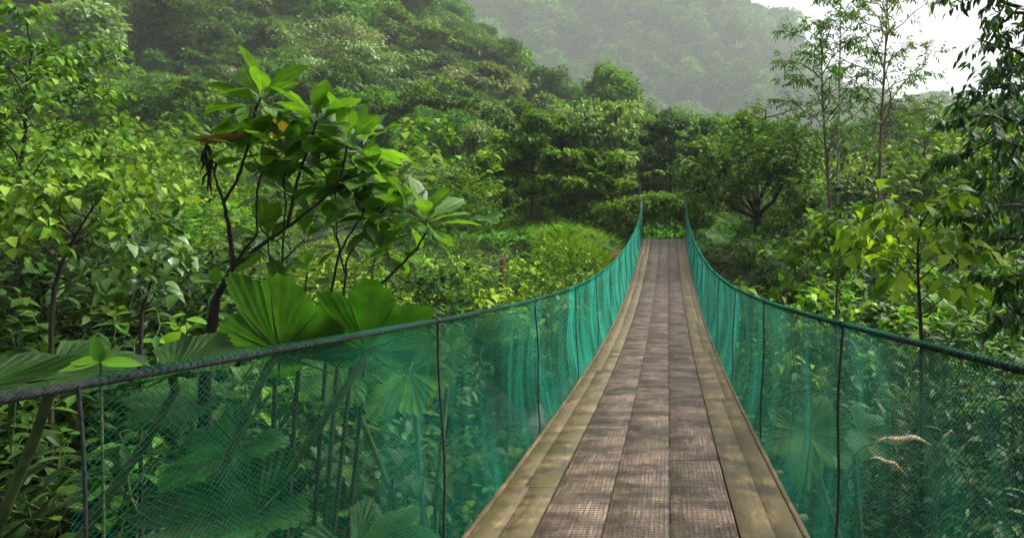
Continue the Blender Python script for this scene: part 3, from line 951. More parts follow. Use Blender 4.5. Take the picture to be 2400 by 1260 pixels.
mid_tree('dense_tree', 78, 1570, 560, 262, 36, 'tier', 'dark', 9000, .22, 'bark_red', 'dark layered tree directly behind the vine arbor', 1.0)

# dark many-stemmed tree right of the bridge end
def spreading_tree():
    rng = np.random.default_rng(80); Y = 25.0
    b = P(1776, 575, Y); b[2] = gh(b[0], Y) - .2
    root = empty('spreading_tree', b)
    st, lf = MB(), MB()
    def L(px, py, dy=0): return P(px, py, Y + dy) - b
    fork = L(1772, 500)
    st.tube([(0, 0, -.5), L(1780, 550), fork], [.22, .19, .15], 8)
    limbs = [[(1772, 500, 0), (1745, 450, -.5), (1700, 400, -1.0), (1670, 350, -1)], [(1772, 500, 0), (1760, 430, .5), (1745, 360, 1), (1740, 290, 1.2)],
             [(1775, 505, 0), (1790, 440, .3), (1815, 390, -.5), (1840, 320, -.6)], [(1775, 510, 0), (1820, 460, -.6), (1860, 400, -1), (1880, 340, -1)],
             [(1776, 530, 0), (1830, 535, -.8), (1880, 520, -1.5), (1920, 470, -1.5)], [(1772, 510, 0), (1720, 480, -1.2), (1660, 460, -1.6), (1630, 440, -2)],
             [(1775, 490, 0), (1780, 400, 1.8), (1790, 320, 2.5), (1795, 255, 2)], [(1770, 505, 0), (1740, 470, 1.6), (1690, 430, 2.6), (1655, 400, 3)],
             [(1778, 505, 0), (1830, 440, 1.8), (1880, 410, 2.8), (1915, 380, 3)]]
    for l in limbs:
        p = np.array([L(*q) for q in l])
        pp = sample_poly(p, np.linspace(0, .999, 8)) + rng.normal(0, .04, (8, 3)); pp[0] = p[0]
        st.tube(pp, np.linspace(.095, .025, 8), 6, cap=False)
        for s in range(20):
            c = sample_poly(pp, [rng.uniform(.38, .999)])[0]
            e = c + rng.normal(0, .7, 3) * [1, 1, .6] + [0, 0, .35]
            q = bend(rng, c, e, 4, .05, .05); st.tube(q, np.linspace(.03, .012, 4), 4, cap=False)
            twigs(rng, st, lf, q, 9, .6, 10, T_ov3, .19, .45, .008, .1, sides=3)
    st.build('trunk', M['bark_dark'], root); lf.build('crown', M['mid'], root)
    tag(root, 'dark spreading tree with many crooked limbs right of the bridge end', 'tree')
spreading_tree()

def slender_tree(name, seed, pts, Y, label, nb, blen, ntw, T, ls, mat, bark, r0=.09, z0=None, droopb=.15, crown_from=.35, twl=.6, nleaf=9, droop=.6, cat='tree', group=None):
    """trunk traced as a slightly bent pole; boughs leave it at all angles and carry leafy twigs"""
    rng = np.random.default_rng(seed)
    p = np.array([P(x, y, Y + d) for x, y, d in pts])
    b = p[0].copy()
    zg = gh(b[0], b[1]) - .15
    b[2] = min(b[2], zg) if z0 is None else z0
    p = np.vstack([b, p]) if b[2] < p[0][2] - .05 else p
    root = empty(name, b); st, lf = MB(), MB()
    p = p - b
    pp = sample_poly(p, np.linspace(0, .9999, 14))
    st.tube(np.vstack([pp[0] - [0, 0, .3], pp]), np.concatenate([[r0 * 1.15], np.linspace(r0, r0 * .2, 14)]), 8)
    for i in range(nb):
        t = crown_from + (1 - crown_from) * (i + rng.uniform(0, .7)) / nb
        t = min(t, .995)
        c = sample_poly(pp, [t])[0]
        ang = i * 2.4 + rng.uniform(-.5, .5)
        L = blen * rng.uniform(.6, 1.15) * (1.15 - .6 * (t - crown_from) / (1 - crown_from))
        e = c + np.array([math.cos(ang) * L, math.sin(ang) * L, L * rng.uniform(.25, .7)])
        q = bend(rng, c, e, 6, droopb, .03)
        st.tube(q, np.linspace(r0 * .28, r0 * .08, 6), 5, cap=False)
        twigs(rng, st, lf, q, ntw, twl, nleaf, T, ls, droop, r0 * .06, .25, sides=3)
    st.build('trunk', M[bark], root); lf.build('crown', M[mat], root)
    tag(root, label, cat, group)
    return root
slender_tree('slender_tree', 91, [(1952, 570, 0), (1945, 480, 0), (1938, 380, 0), (1930, 280, 0), (1926, 170, 0), (1925, 90, 0)], 20, 'slim tree with low arching boughs, leftmost of the tall thin trees', 26, 2.5, 11, T_lan, .20, 'mid', 'bark', .075, crown_from=.42)
slender_tree('slender_tree', 92, [(1962, 560, 0), (1963, 420, 0), (1966, 280, 0), (1969, 120, 0), (1970, -60, 0)], 24, 'tallest straight thin tree with pale sparse crown against the sky', 26, 2.2, 11, T_lan, .21, 'mid', 'bark_pale', .08, crown_from=.45)
slender_tree('slender_tree', 93, [(2058, 560, 0), (2061, 430, 0), (2065, 300, 0), (2072, 180, 0), (2078, 60, 0), (2080, -20, 0)], 21, 'slim reddish-trunked tree with an airy crown, rightmost of the tall thin trees', 28, 2.8, 13, T_lan, .20, 'mid', 'bark_red', .085, crown_from=.45)
slender_tree('slender_tree', 94, [(2170, 480, 0), (2168, 400, 0), (2166, 320, 0), (2165, 250, 0)], 30, 'short thin tree far back between the tall trees and dark foliage', 20, 1.7, 10, T_lan, .27, 'mid', 'bark', .07, crown_from=.35)
slender_tree('slender_tree', 95, [(2182, 480, 0), (2180, 400, 0), (2184, 330, 0), (2186, 290, 0)], 34, 'pale-leaved thin tree behind the short thin one', 18, 1.7, 9, T_lan, .27, 'bright', 'bark', .06, crown_from=.35)

# dark drooping trees at the right edge (trunks stand outside the frame)
def edge_tree(name, seed, base, Y, boughs, T, ls, mat, bark, label, ntw=14, twl=.5, nleaf=10, r=.03, height=4.5):
    rng = np.random.default_rng(seed)
    b = np.array([base, Y, gh(base, Y) - .2]); root = empty(name, b); st, lf = MB(), MB()
    tp = np.array([(0, 0, -.3), (.03, 0, height * .3), (-.05, .03, height * .6), (.05, 0, height)])
    tp = sample_poly(tp, np.linspace(0, .999, 10))
    st.tube(tp, np.linspace(r * 4, r * 1.6, 10), 8)
    for bo in boughs:
        p = np.array([P(x, y, Y + d) - b for x, y, d in bo])
        # start at the trunk, at the height of the first point
        zt = np.clip((p[0][2] - .2) / height, .05, .99)
        s0 = sample_poly(tp, [zt])[0]
        p = np.vstack([s0, p])
        q = sample_poly(p, np.linspace(0, .999, 9)); q[1:-1] += rng.normal(0, .015, (7, 3))
        st.tube(q, np.linspace(r, r * .25, 9), 5, cap=False)
        twigs(rng, st, lf, q, ntw, twl, nleaf, T, ls, .9, r * .15, .2, sides=3, up=.1)
    st.build('trunk', M[bark], root); lf.build('crown', M[mat], root)
    tag(root, label, 'tree')
T_droop = leafT('lance', .33, 4, .3, .35)
edge_tree('drooping_tree', 101, 5.2, 7.0,
          [[(2480, 260, .2), (2400, 200, 0), (2330, 210, -.2), (2250, 265, -.3)], [(2500, 330, .2), (2400, 290, .3), (2300, 270, .4), (2215, 290, .4)],
           [(2500, 380, .2), (2420, 340, -.4), (2330, 330, -.6), (2240, 370, -.6)], [(2500, 450, .2), (2400, 410, .5), (2310, 420, .6), (2235, 470, .6)],
           [(2500, 520, .2), (2420, 480, -.3), (2340, 480, -.5), (2270, 520, -.5)], [(2500, 600, .2), (2420, 560, .3), (2320, 560, .5), (2250, 610, .5)],
           [(2500, 680, .2), (2430, 640, -.3), (2360, 650, -.4), (2300, 690, -.4)], [(2500, 760, .2), (2430, 730, .2), (2370, 740, .3), (2310, 780, .3)],
           [(2520, 180, 0), (2450, 130, .3), (2390, 150, .5), (2340, 190, .5)], [(2510, 420, .8), (2440, 380, 1.2), (2370, 360, 1.4), (2300, 380, 1.4)],
           [(2510, 560, .8), (2440, 530, 1.2), (2370, 540, 1.4), (2300, 560, 1.4)]],
          T_droop, .14, 'dark', 'bark_dark', 'dark tree with tiers of drooping glossy leaves filling the right edge', ntw=22, twl=.45, nleaf=12)
edge_tree('drooping_tree', 102, 4.6, 6.0,
          [[(2470, 140, 0), (2400, 124, 0), (2350, 108, 0), (2290, 90, 0)], [(2460, 60, 0), (2400, 20, 0), (2330, -20, 0), (2260, -10, 0), (2190, 10, 0)],
           [(2440, 40, .3), (2380, 30, .4), (2340, 60, .4), (2310, 110, .4)], [(2450, -60, 0), (2400, -80, 0), (2360, -20, -.2), (2330, 50, -.2)],
           [(2480, 60, -.3), (2430, 50, -.4), (2390, 70, -.4), (2360, 90, -.4)], [(2480, 150, .4), (2420, 150, .5), (2360, 165, .5), (2320, 190, .5)]],
          T_droop, .12, 'dark', 'bark_dark', 'overhanging dark boughs with drooping leaves in the top right corner', ntw=11, twl=.36, nleaf=9, height=5.8)

# left: broad-leaved sapling at the edge, and others
slender_tree('broad_leaved_sapling', 111, [(30, 560, 0), (40, 480, 0), (50, 380, 0), (62, 300, 0), (60, 200, 0), (70, 150, 0)], 9, 'broad-leaved sapling with a dark stem at the left edge', 32, 1.5, 14, T_ov4, .135, 'fresh', 'bark_dark', .04, crown_from=.2, twl=.45, nleaf=6, droop=.8, cat='sapling')
slender_tree('broad_leaved_sapling', 112, [(120, 700, 0), (150, 600, 0), (190, 530, 0), (230, 470, 0)], 6.2, 'leaning sapling with large pale drooping leaves above the left cable', 20, 1.0, 9, T_heart, .13, 'fresh', 'bark_dark', .025, crown_from=.3, twl=.3, nleaf=4, droop=.9, cat='sapling')
slender_tree('broad_leaved_sapling', 113, [(330, 740, 0), (345, 690, 0), (360, 640, 0), (370, 600, 0)], 5.5, 'small sapling with hanging grey-green leaves left of the big-leaved shrub', 8, .5, 4, T_heart, .14, 'bluish', 'bark_dark', .018, crown_from=.3, twl=.2, nleaf=4, droop=.9, cat='sapling')
slender_tree('broad_leaved_sapling', 114, [(2160, 800, 0), (2155, 700, 0), (2150, 620, 0), (2152, 560, 0), (2160, 500, 0)], 7, 'sapling with a thin dark stem and big pale leaves right of the bridge', 18, .9, 6, T_heart, .2, 'bright', 'bark_dark', .028, crown_from=.3, twl=.3, nleaf=4, droop=.55, cat='sapling')
slender_tree('broad_leaved_sapling', 115, [(1960, 700, 0), (1965, 640, 0), (1975, 580, 0), (1985, 545, 0)], 10, 'low sapling with large bright yellow-green leaves beside the right net', 20, 1.0, 7, T_heart, .2, 'bright', 'greenstem', .025, crown_from=.3, twl=.35, nleaf=5, droop=.55, cat='sapling')
slender_tree('pale_flowered_bush', 116, [(905, 560, 0), (915, 500, 0), (930, 450, 0), (945, 430, 0)], 15, 'bush with pale feathery leaf sprays behind the big-leaved shrub', 11, 1.3, 9, T_lan2, .16, 'forest_pale', 'bark', .03, crown_from=.4, twl=.45, nleaf=12, droop=.4, cat='bush')

# ------------------------------------------------------------------ thicket shrubs
shr = [
    make_shrub('shrub', 201, 1.9, 1.5, 22, 8, 7, T_ov3, .13, 'bright', droop=.35),
    make_shrub('shrub', 202, 1.6, 1.4, 26, 9, 8, T_ov3, .085, 'bright', droop=.3),
    make_shrub('shrub', 203, 2.2, 1.5, 18, 8, 6, T_ov4, .17, 'mid', droop=.45),
    make_shrub('shrub', 204, 2.0, 1.6, 24, 9, 9, T_lan, .12, 'bright', droop=.4),
    make_shrub('shrub', 205, 1.8, 1.5, 24, 9, 7, T_ov3, .11, 'mid', droop=.3),
    make_shrub('shrub', 206, 2.4, 1.5, 16, 7, 5, T_heart, .20, 'bright', droop=.6),
    make_shrub('shrub', 207, 1.7, 1.5, 24, 9, 7, T_ov3, .10, 'bluish', droop=.4),
    make_shrub('shrub', 208, 2.0, 1.5, 20, 9, 7, T_lan, .15, 'mid', droop=.5),
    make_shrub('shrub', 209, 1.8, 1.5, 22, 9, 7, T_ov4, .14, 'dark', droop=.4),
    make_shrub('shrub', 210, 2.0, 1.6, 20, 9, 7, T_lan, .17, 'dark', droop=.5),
]
fern = make_fern('fern', 220, 1.2, 15, 'bright')
SK = ['bright yellow-green leafy', 'low fine-leaved bright green', 'mid-green large-leaved', 'narrow-leaved bright green', 'mid-green leafy', 'broad heart-leaved yellow-green', 'glossy grey-green', 'long-leaved mid-green', 'dark-leaved', 'dark long-leaved']
rng = np.random.default_rng(31)
def shrub_zone(n, a0, a1, y0, y1, dmin, probs, where, hfun, seedpts):
    cnt = 0; tries = 0
    while cnt < n and tries < n * 60:
        tries += 1
        Y = math.sqrt(rng.uniform(y0 ** 2, y1 ** 2)); a = rng.uniform(a0, a1); X = a * Y
        if abs(X + .15) < (1.5 if Y < 24 else 3.2) and Y < 31: continue
        if (1010 if Y > 7.5 else 1090) < VX + a * F < 1420 and 5 < Y < 12.8: continue
        d = dmin * (1 + .03 * Y)
        if any((X - q[0]) ** 2 + (Y - q[1]) ** 2 < d * d for q in seedpts): continue
        px = VX + a * F
        k = int(rng.choice(len(shr), p=np.array(probs) / sum(probs)))
        z = gh(X, Y) - .08
        H0 = shr[k]['H']
        s = rng.uniform(.9, 1.5) * (1 + .012 * Y)
        lim = hfun(px, Y)
        hm = (VY - lim) / F * Y - z
        s = min(s, hm / H0)
        if Y < 24: s = min(s, (abs(X + .15) - .95) / 1.9)
        if s < .35: continue
        seedpts.append((X, Y)); cnt += 1
        place(shr[k], (X, Y, z), rng.uniform(0, 6.28), (s * rng.uniform(.9, 1.2), s * rng.uniform(.9, 1.2), s), '%s shrub %s' % (SK[k], where), 'shrub', 'shrubs %s' % where)
sp = []
def lim_left(px, Y):
    base = np.interp(px, [0, 150, 300, 450, 700, 900, 1100, 1300, 1420], [240, 270, 320, 400, 410, 440, 500, 560, 585])
    near = np.interp(Y, [4, 7, 12, 20, 30], [930, 760, 640, 500, 380])
    near += np.interp(px, [0, 380, 460, 1400], [-330, -240, -30, 60])
    return max(base, near)
def lim_right(px, Y):
    base = np.interp(px, [1620, 1700, 1800, 1900, 2000, 2100, 2200, 2400], [590, 560, 540, 500, 470, 450, 430, 420])
    near = np.interp(Y, [4, 7, 12, 20, 30], [950, 720, 580, 500, 400])
    return max(base, near)
shrub_zone(62, -1.12, -.1, 5.2, 11.5, .62, [0, 0, .3, 0, .3, 0, .3, .3, 5, 5], 'on the shady bank left of the bridge', lim_left, sp)  # mostly dark kinds: the bank's shade is put into the leaf colour
shrub_zone(68, -1.12, -.1, 11.5, 19, .62, [4, 3, 2, 3, 2, 2, 1, 1, 1, 1], 'in the thicket left of the bridge', lim_left, sp)
shrub_zone(60, -1.12, -.1, 19, 30, .75, [4, 3, 1, 3, 2, 2, 0, 1, 1, 1], 'on the slope at the far left', lim_left, sp)
shrub_zone(36, .08, .62, 4.2, 9.5, .62, [0, 0, .3, 0, .3, 0, .3, .3, 5, 5], 'on the shady bank right of the bridge', lim_right, sp)  # dark leaf kinds again stand in for shade on this bank
shrub_zone(40, .08, .62, 9.5, 16, .62, [3, 2, 2, 3, 2, 3, 1, 1, 1, 0], 'in the thicket right of the bridge', lim_right, sp)
shrub_zone(45, .06, .62, 16, 34, .8, [2, 2, 2, 2, 3, 1, 1, 2, 2, 1], 'behind the right thicket', lim_right, sp)
pt = scatter(620, 25, 48, -1.15, .62, 1.15)
pt = pt[~((np.abs(pt[:, 0]) < 3.2) & (pt[:, 1] < 31)) & ~((np.abs(pt[:, 0] + 17) < 5) & (pt[:, 1] < 40) & (pt[:, 1] > 30))]
gn_mass('distant_thicket', np.column_stack([pt, ground_h(pt[:, 0], pt[:, 1]) - .1]), rng.uniform(0, 6.28, len(pt)), np.where((pt[:, 0] / pt[:, 1] > -.32) & (pt[:, 0] / pt[:, 1] < .16), rng.uniform(.4, .75, len(pt)), rng.uniform(1.0, 2.1, len(pt))),
        [[c for c in shr[k].children if c.name.startswith('foliage')][0] for k in (0, 1, 3, 4, 5, 8, 2)], None, 'mass of mixed green bushes between the thickets and the forest')
for i in range(26):
    side = i % 2
    Y = rng.uniform(4.5, 13); X = (-1 if side == 0 else 1) * rng.uniform(1.9, 5.5)
    place(fern, (X, Y, gh(X, Y)), rng.uniform(0, 6.28), rng.uniform(.6, 1.1), 'green fern on the shady stream bank %s of the bridge' % ('left', 'right')[side], 'fern', 'ferns on the stream bank %s of the bridge' % ('left', 'right')[side])

# ------------------------------------------------------------------ ground cover (nobody could count it)
def cover(name, n, a0, a1, y0, y1, T, ls, mat, label, seed, per=9, up=.5, hh=.25, filt=None):
    rng = np.random.default_rng(seed)
    Y = np.sqrt(rng.uniform(y0 ** 2, y1 ** 2, n)); X = rng.uniform(a0, a1, n) * Y
    if filt is not None:
        k = filt(X, Y); X, Y = X[k], Y[k]
    Z = ground_h(X, Y)
    n = len(X)
    pos = np.repeat(np.stack([X, Y, Z], -1), per, 0)
    jit = rng.normal(0, 1, (n * per, 3)) * [.12, .12, 0]
    pos = pos + jit; pos[:, 2] += rng.uniform(0, hh, n * per)
    d = nrm(rng.normal(0, 1, (n * per, 3)) * [1, 1, .4]) + [0, 0, up]
    mb = MB()
    mb.leaves(T, pos, d, rng.normal(0, .3, (n * per, 3)) + [0, 0, 1.0], ls * rng.uniform(.5, 1.3, n * per), rng.random(n * per))
    o = mb.build(name, M[mat]); tag(o, label, kind='stuff')
offbridge = lambda X, Y: (np.abs(X + .15) > 1.25)
cover('ground_cover', 9000, -1.2, .7, 3, 24, T_ov3, .11, 'dark', 'low leafy plants covering the banks', 301, filt=offbridge)  # dark leaf tone paints in the shade low on the banks
cover('slope_cover', 11000, -1.2, .7, 22, 48, T_rh, .30, 'mid', 'low greenery between the trees', 302, hh=.5, filt=lambda X, Y: (np.abs(X) > 2.6) | (Y > 29))
grassf = lambda X, Y: (X > -4.4) & (X < -1.7) & (X / Y > -.2)
cover('long_grass', 3600, -.22, -.09, 17.5, 24.5, leafT('grass', .05, 3, .1, .45), .62, 'bright', 'long yellow-green grass on the bank left of the bridge end', 303, per=8, up=1.5, hh=.05, filt=grassf)

# ------------------------------------------------------------------ vine arbor behind the bridge end
def arbor():
    rng = np.random.default_rng(120)
    Y = 27.5; xc = (1552 - VX) / F * Y; z0 = gh(xc, Y)
    root = empty('vine_arbor', (xc, Y, z0 - .1)); st, lf, vn = MB(), MB(), MB()
    zt = (VY - 452) / F * Y - z0
    for x in (-1.1, 1.1):
        for y in (-.5, .7):
            st.tube([(x, y, -.3), (x + .02, y, zt * .5), (x, y, zt * .85)], .05, 6)
    for y in (-.5, .7):
        st.tube([(-1.3, y, zt * .85), (0, y, zt * .9), (1.3, y, zt * .85)], .045, 6)
    n = 30000
    # dome-like top reaching out to the left
    a = rng.uniform(0, math.pi, n); r = rng.uniform(.2, 1.0, n) ** .5
    y = rng.uniform(-1.3, 1.3, n) * np.sqrt(np.clip(1.15 - r * .6, .1, 1))
    x = np.cos(a) * 2.1 * r; z = zt * .42 + np.sin(a) * zt * .58 * r
    left = rng.random(n) < .42
    x = np.where(left, rng.uniform(-3.4, -.9, n), x)
    z = np.where(left, rng.uniform(.2, 1, n) * (zt * (.93 - .10 * (x + .9) ** 2 * .6)), z)
    keep = ~((np.abs(x) < .5) & (z < zt * .4) & (y < .3))
    pos = np.stack([x, y, z], -1)[keep]; m = len(pos)
    lump = .13 * np.sin(pos[:, 0] * 5.1 + 1) * np.sin(pos[:, 2] * 6.3 + pos[:, 1] * 3)
    pos += rng.normal(0, .06, (m, 3)); pos[:, 1] += lump; pos[:, 2] += lump
    lf.leaves(T_ov3, pos, rng.normal(0, 1, (m, 3)) - [0, .4, .5], rng.normal(0, .5, (m, 3)) + [0, -.3, 1.0], .17 * rng.uniform(.6, 1.3, m), .25 + rng.random(m) * .74)
    for i in range(70):
        x = rng.uniform(-3.2, 1.6); yy = rng.uniform(-.7, .9); h = zt * rng.uniform(.5, .85)
        vn.tube(bend(rng, (x, yy, -.1), (x + rng.normal(0, .2), yy, h), 5, 0, .03), rng.uniform(.006, .016), 4, cap=False)
    st.build('frame', M['bark_dark'], root); vn.build('hanging_vines', M['bark'], root); lf.build('foliage', M['fresh'], root)
    tag(root, 'low arbor buried in leafy vines at the far end of the bridge', 'arbor')
arbor()

# ------------------------------------------------------------------ big umbrella leaves
def umbrella_leaf(seed, Rr, lobes=9, nr=18, na=220, cup=.25, gap=.35, tilt=0, notch=.30):
    """round lobed leaf, stalk at the origin, blade facing +Z; veins run to each lobe and fork once"""
    rng = np.random.default_rng(seed)
    th = np.linspace(-math.pi + gap, math.pi - gap, na)
    span = 2 * (math.pi - gap)
    q = (th + math.pi - gap) / span * lobes
    fr = q - np.floor(q); v = (fr - .5) * 2          # 0 on the vein
    li = np.floor(q).astype(int) % 12
    lob = (1 - notch * np.abs(v) ** 1.35) * rng.uniform(.84, 1.08, 12)[li] ** (1 - np.abs(v) ** 3)
    ser = 1 - .06 * np.abs(((q * 6) % 1) * 2 - 1) - .03 * np.abs(((q * 17) % 1) * 2 - 1)
    envl = (.80 + .20 * np.cos(th * .9)) * (1 + .06 * np.sin(np.floor(q) * 2.1 + seed))
    Rt = Rr * lob * ser * envl
    rr = np.linspace(.0, 1, nr) ** .9
    r = rr[:, None] * Rt[None, :]
    # near the centre the lobes merge
    x = r * np.cos(th)[None, :]; y = r * np.sin(th)[None, :]
    rad = rr[:, None]
    z = cup * Rr * rad ** 1.6 + .010 * Rr * np.abs(v)[None, :] * rad - .03 * Rr * (rad ** 3) * np.sin(th * 5 + seed)[None, :]
    z = z - .16 * Rr * rad ** 4 * (.5 + .5 * np.sin(th * 2 + seed * 1.7))[None, :]
    # forked secondary veins
    dist = np.abs(v)[None, :] * rad * 1.0
    fork = np.abs(np.abs(v)[None, :] - np.clip((rad - .35) * .9, 0, .6)) * rad + (rad < .35) * 1.0
    vv = np.minimum(dist, fork)
    vv = np.broadcast_to(vv, r.shape)
    V = np.stack([x, y, z], -1).reshape(-1, 3)
    A = np.stack([np.broadcast_to(rad, r.shape) * .0 + .3, vv, np.full(r.shape, .5)], -1).reshape(-1, 3)
    i = np.arange(nr - 1)[:, None] * na; j = np.arange(na - 1)[None, :]
    Fc = np.stack([i + j, i + na + j, i + na + j + 1, i + j + 1], -1).reshape(-1, 4)
    return V, Fc, A

def basis(normal, fwd):
    Z = nrm(np.array(normal, float)); X = np.array(fwd, float); X = nrm(X - Z * np.dot(X, Z)); Yv = np.cross(Z, X)
    return np.stack([X, Yv, Z], 0)

def umbrella_plant(name, base, leaves, label, seed=0, mat='gunnera'):
    """leaves: (attach point, radius, normal, forward, colour 0..1)"""
    b = np.array([base[0], base[1], gh(base[0], base[1]) - .1]) if len(base) == 2 else np.array(base, float)
    root = empty(name, b)
    rng = np.random.default_rng(seed + 500)
    for i, (c, Rr, nml, fw, tone) in enumerate(leaves):
        c = np.array(c, float) - b
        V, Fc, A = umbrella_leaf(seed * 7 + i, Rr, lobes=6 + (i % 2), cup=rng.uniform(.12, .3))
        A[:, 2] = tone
        Bm = basis(nml, fw)
        mb = MB(); mb.add(V @ Bm + c, Fc, A)
        # raised ribs under the blade
        sol = mb.build('leaf_blade', M[mat], root, smooth=True)
        st = MB()
        p0 = np.array([0, 0, 0.0]); mid = c * [.35, .35, .6] + [0, 0, .05]
        st.tube(sample_poly(np.array([p0, mid, c - Bm[2] * .12, c]), np.linspace(0, .999, 9)), np.linspace(.028, .016, 9), 7)
        for k in range(8):
            th = -math.pi + .35 + (k + .5) / 8 * 2 * (math.pi - .35)
            rp = np.array([[r * Rr * math.cos(th), r * Rr * math.sin(th), (.2 * r ** 1.6) * Rr - .012] for r in np.linspace(0, .7, 5)])
            st.tube(rp @ Bm + c, np.linspace(.008, .002, 5) * Rr / .5, 4, cap=False)
        st.build('leaf_stalk', M['greenstem'], root, smooth=True)
    tag(root, label, 'umbrella plant')
    return root

# leaf standing up behind the left cable (seen from below, backlit)
umbrella_plant('umbrella_plant', (-3.0, 3.3), [
    (P(660, 822, 3.3), .50, (.12, .8, .5), (-.2, -.2, .95), .42),
    (P(860, 815, 3.45), .46, (-.1, .75, .55), (.25, -.3, .9), .36),
], 'huge lobed leaf pair rising behind the left cable', 1)
umbrella_plant('umbrella_plant', (-3.6, 2.9), [
    (P(110, 870, 2.7), .42, (.1, -.25, .95), (.6, -.6, .2), .12),
    (P(400, 870, 2.9), .42, (-.1, -.2, 1), (.8, -.2, .0), .15),
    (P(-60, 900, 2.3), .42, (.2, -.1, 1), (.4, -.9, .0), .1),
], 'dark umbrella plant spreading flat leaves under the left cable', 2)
umbrella_plant('umbrella_plant', (-2.0, 5.4), [
    (P(960, 870, 5.2), .50, (.1, -.75, .5), (0, -.3, -.9), .75),
    (P(800, 860, 5.0), .42, (.3, -.7, .5), (-.2, -.3, -.9), .65),
    (P(1040, 830, 5.6), .35, (-.2, -.7, .5), (.3, -.3, -.9), .7),
], 'umbrella plant with bright round leaves seen through the left net', 3)
umbrella_plant('umbrella_plant', (-3.3, 4.3), [
    (P(560, 1050, 4.2), .45, (.2, -.6, .7), (-.3, -.6, -.5), .55),
    (P(450, 940, 4.6), .5, (.1, -.3, 1), (-.8, -.3, 0), .35),
], 'umbrella plant with a drooping leaf behind the left net', 4)
umbrella_plant('umbrella_plant', (-1.7, 3.0), [
    (P(600, 1200, 3.2), .50, (.1, -.35, .9), (-.6, -.5, 0), .2),
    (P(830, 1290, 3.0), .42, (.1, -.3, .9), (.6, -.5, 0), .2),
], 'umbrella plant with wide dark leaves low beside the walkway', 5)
umbrella_plant('umbrella_plant', (1.6, 5.2), [
    (P(1890, 1010, 4.8), .45, (-.1, -.65, .7), (.2, -.5, -.6), .7),
    (P(2010, 1010, 5.3), .4, (.1, -.6, .7), (.5, -.5, -.6), .45),
], 'umbrella plant with a bright fan leaf behind the right net', 6)
umbrella_plant('umbrella_plant', (2.3, 21.5), [
    (P(1688, 548, 21), .62, (0, -.6, .6), (0, -.4, -.6), .85), (P(1655, 575, 21), .5, (-.2, -.5, .7), (-.4, -.4, -.5), .6),
    (P(1700, 515, 22), .55, (.1, -.5, .8), (.3, -.5, -.3), .9),
], 'bright umbrella plant just right of the far bridge post', 7)
umbrella_plant('umbrella_plant', (4.1, 21), [
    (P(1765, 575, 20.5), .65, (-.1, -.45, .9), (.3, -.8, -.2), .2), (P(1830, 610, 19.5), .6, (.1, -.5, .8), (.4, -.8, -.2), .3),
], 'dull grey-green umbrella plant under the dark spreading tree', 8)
umbrella_plant('umbrella_plant', (-3.0, 22.6), [
    (P(1378, 562, 22), .45, (.2, -.7, .5), (.1, -.4, -.8), .6), (P(1425, 575, 21.6), .42, (.2, -.5, .8), (.6, -.6, -.3), .7),
    (P(1330, 570, 22.5), .5, (-.2, -.5, .8), (-.6, -.6, -.3), .45)],
    'umbrella plant with sunlit leaf rims left of the far bridge end', 9)
umbrella_plant('umbrella_plant', (-8.0, 24), [
    (P(1140, 510, 24), .75, (0, -.5, .9), (.3, -.8, -.2), .8), (P(1085, 525, 24), .6, (-.1, -.5, .9), (-.3, -.8, -.2), .6)],
    'umbrella plant on the grassy bank below the leafy trees', 10)

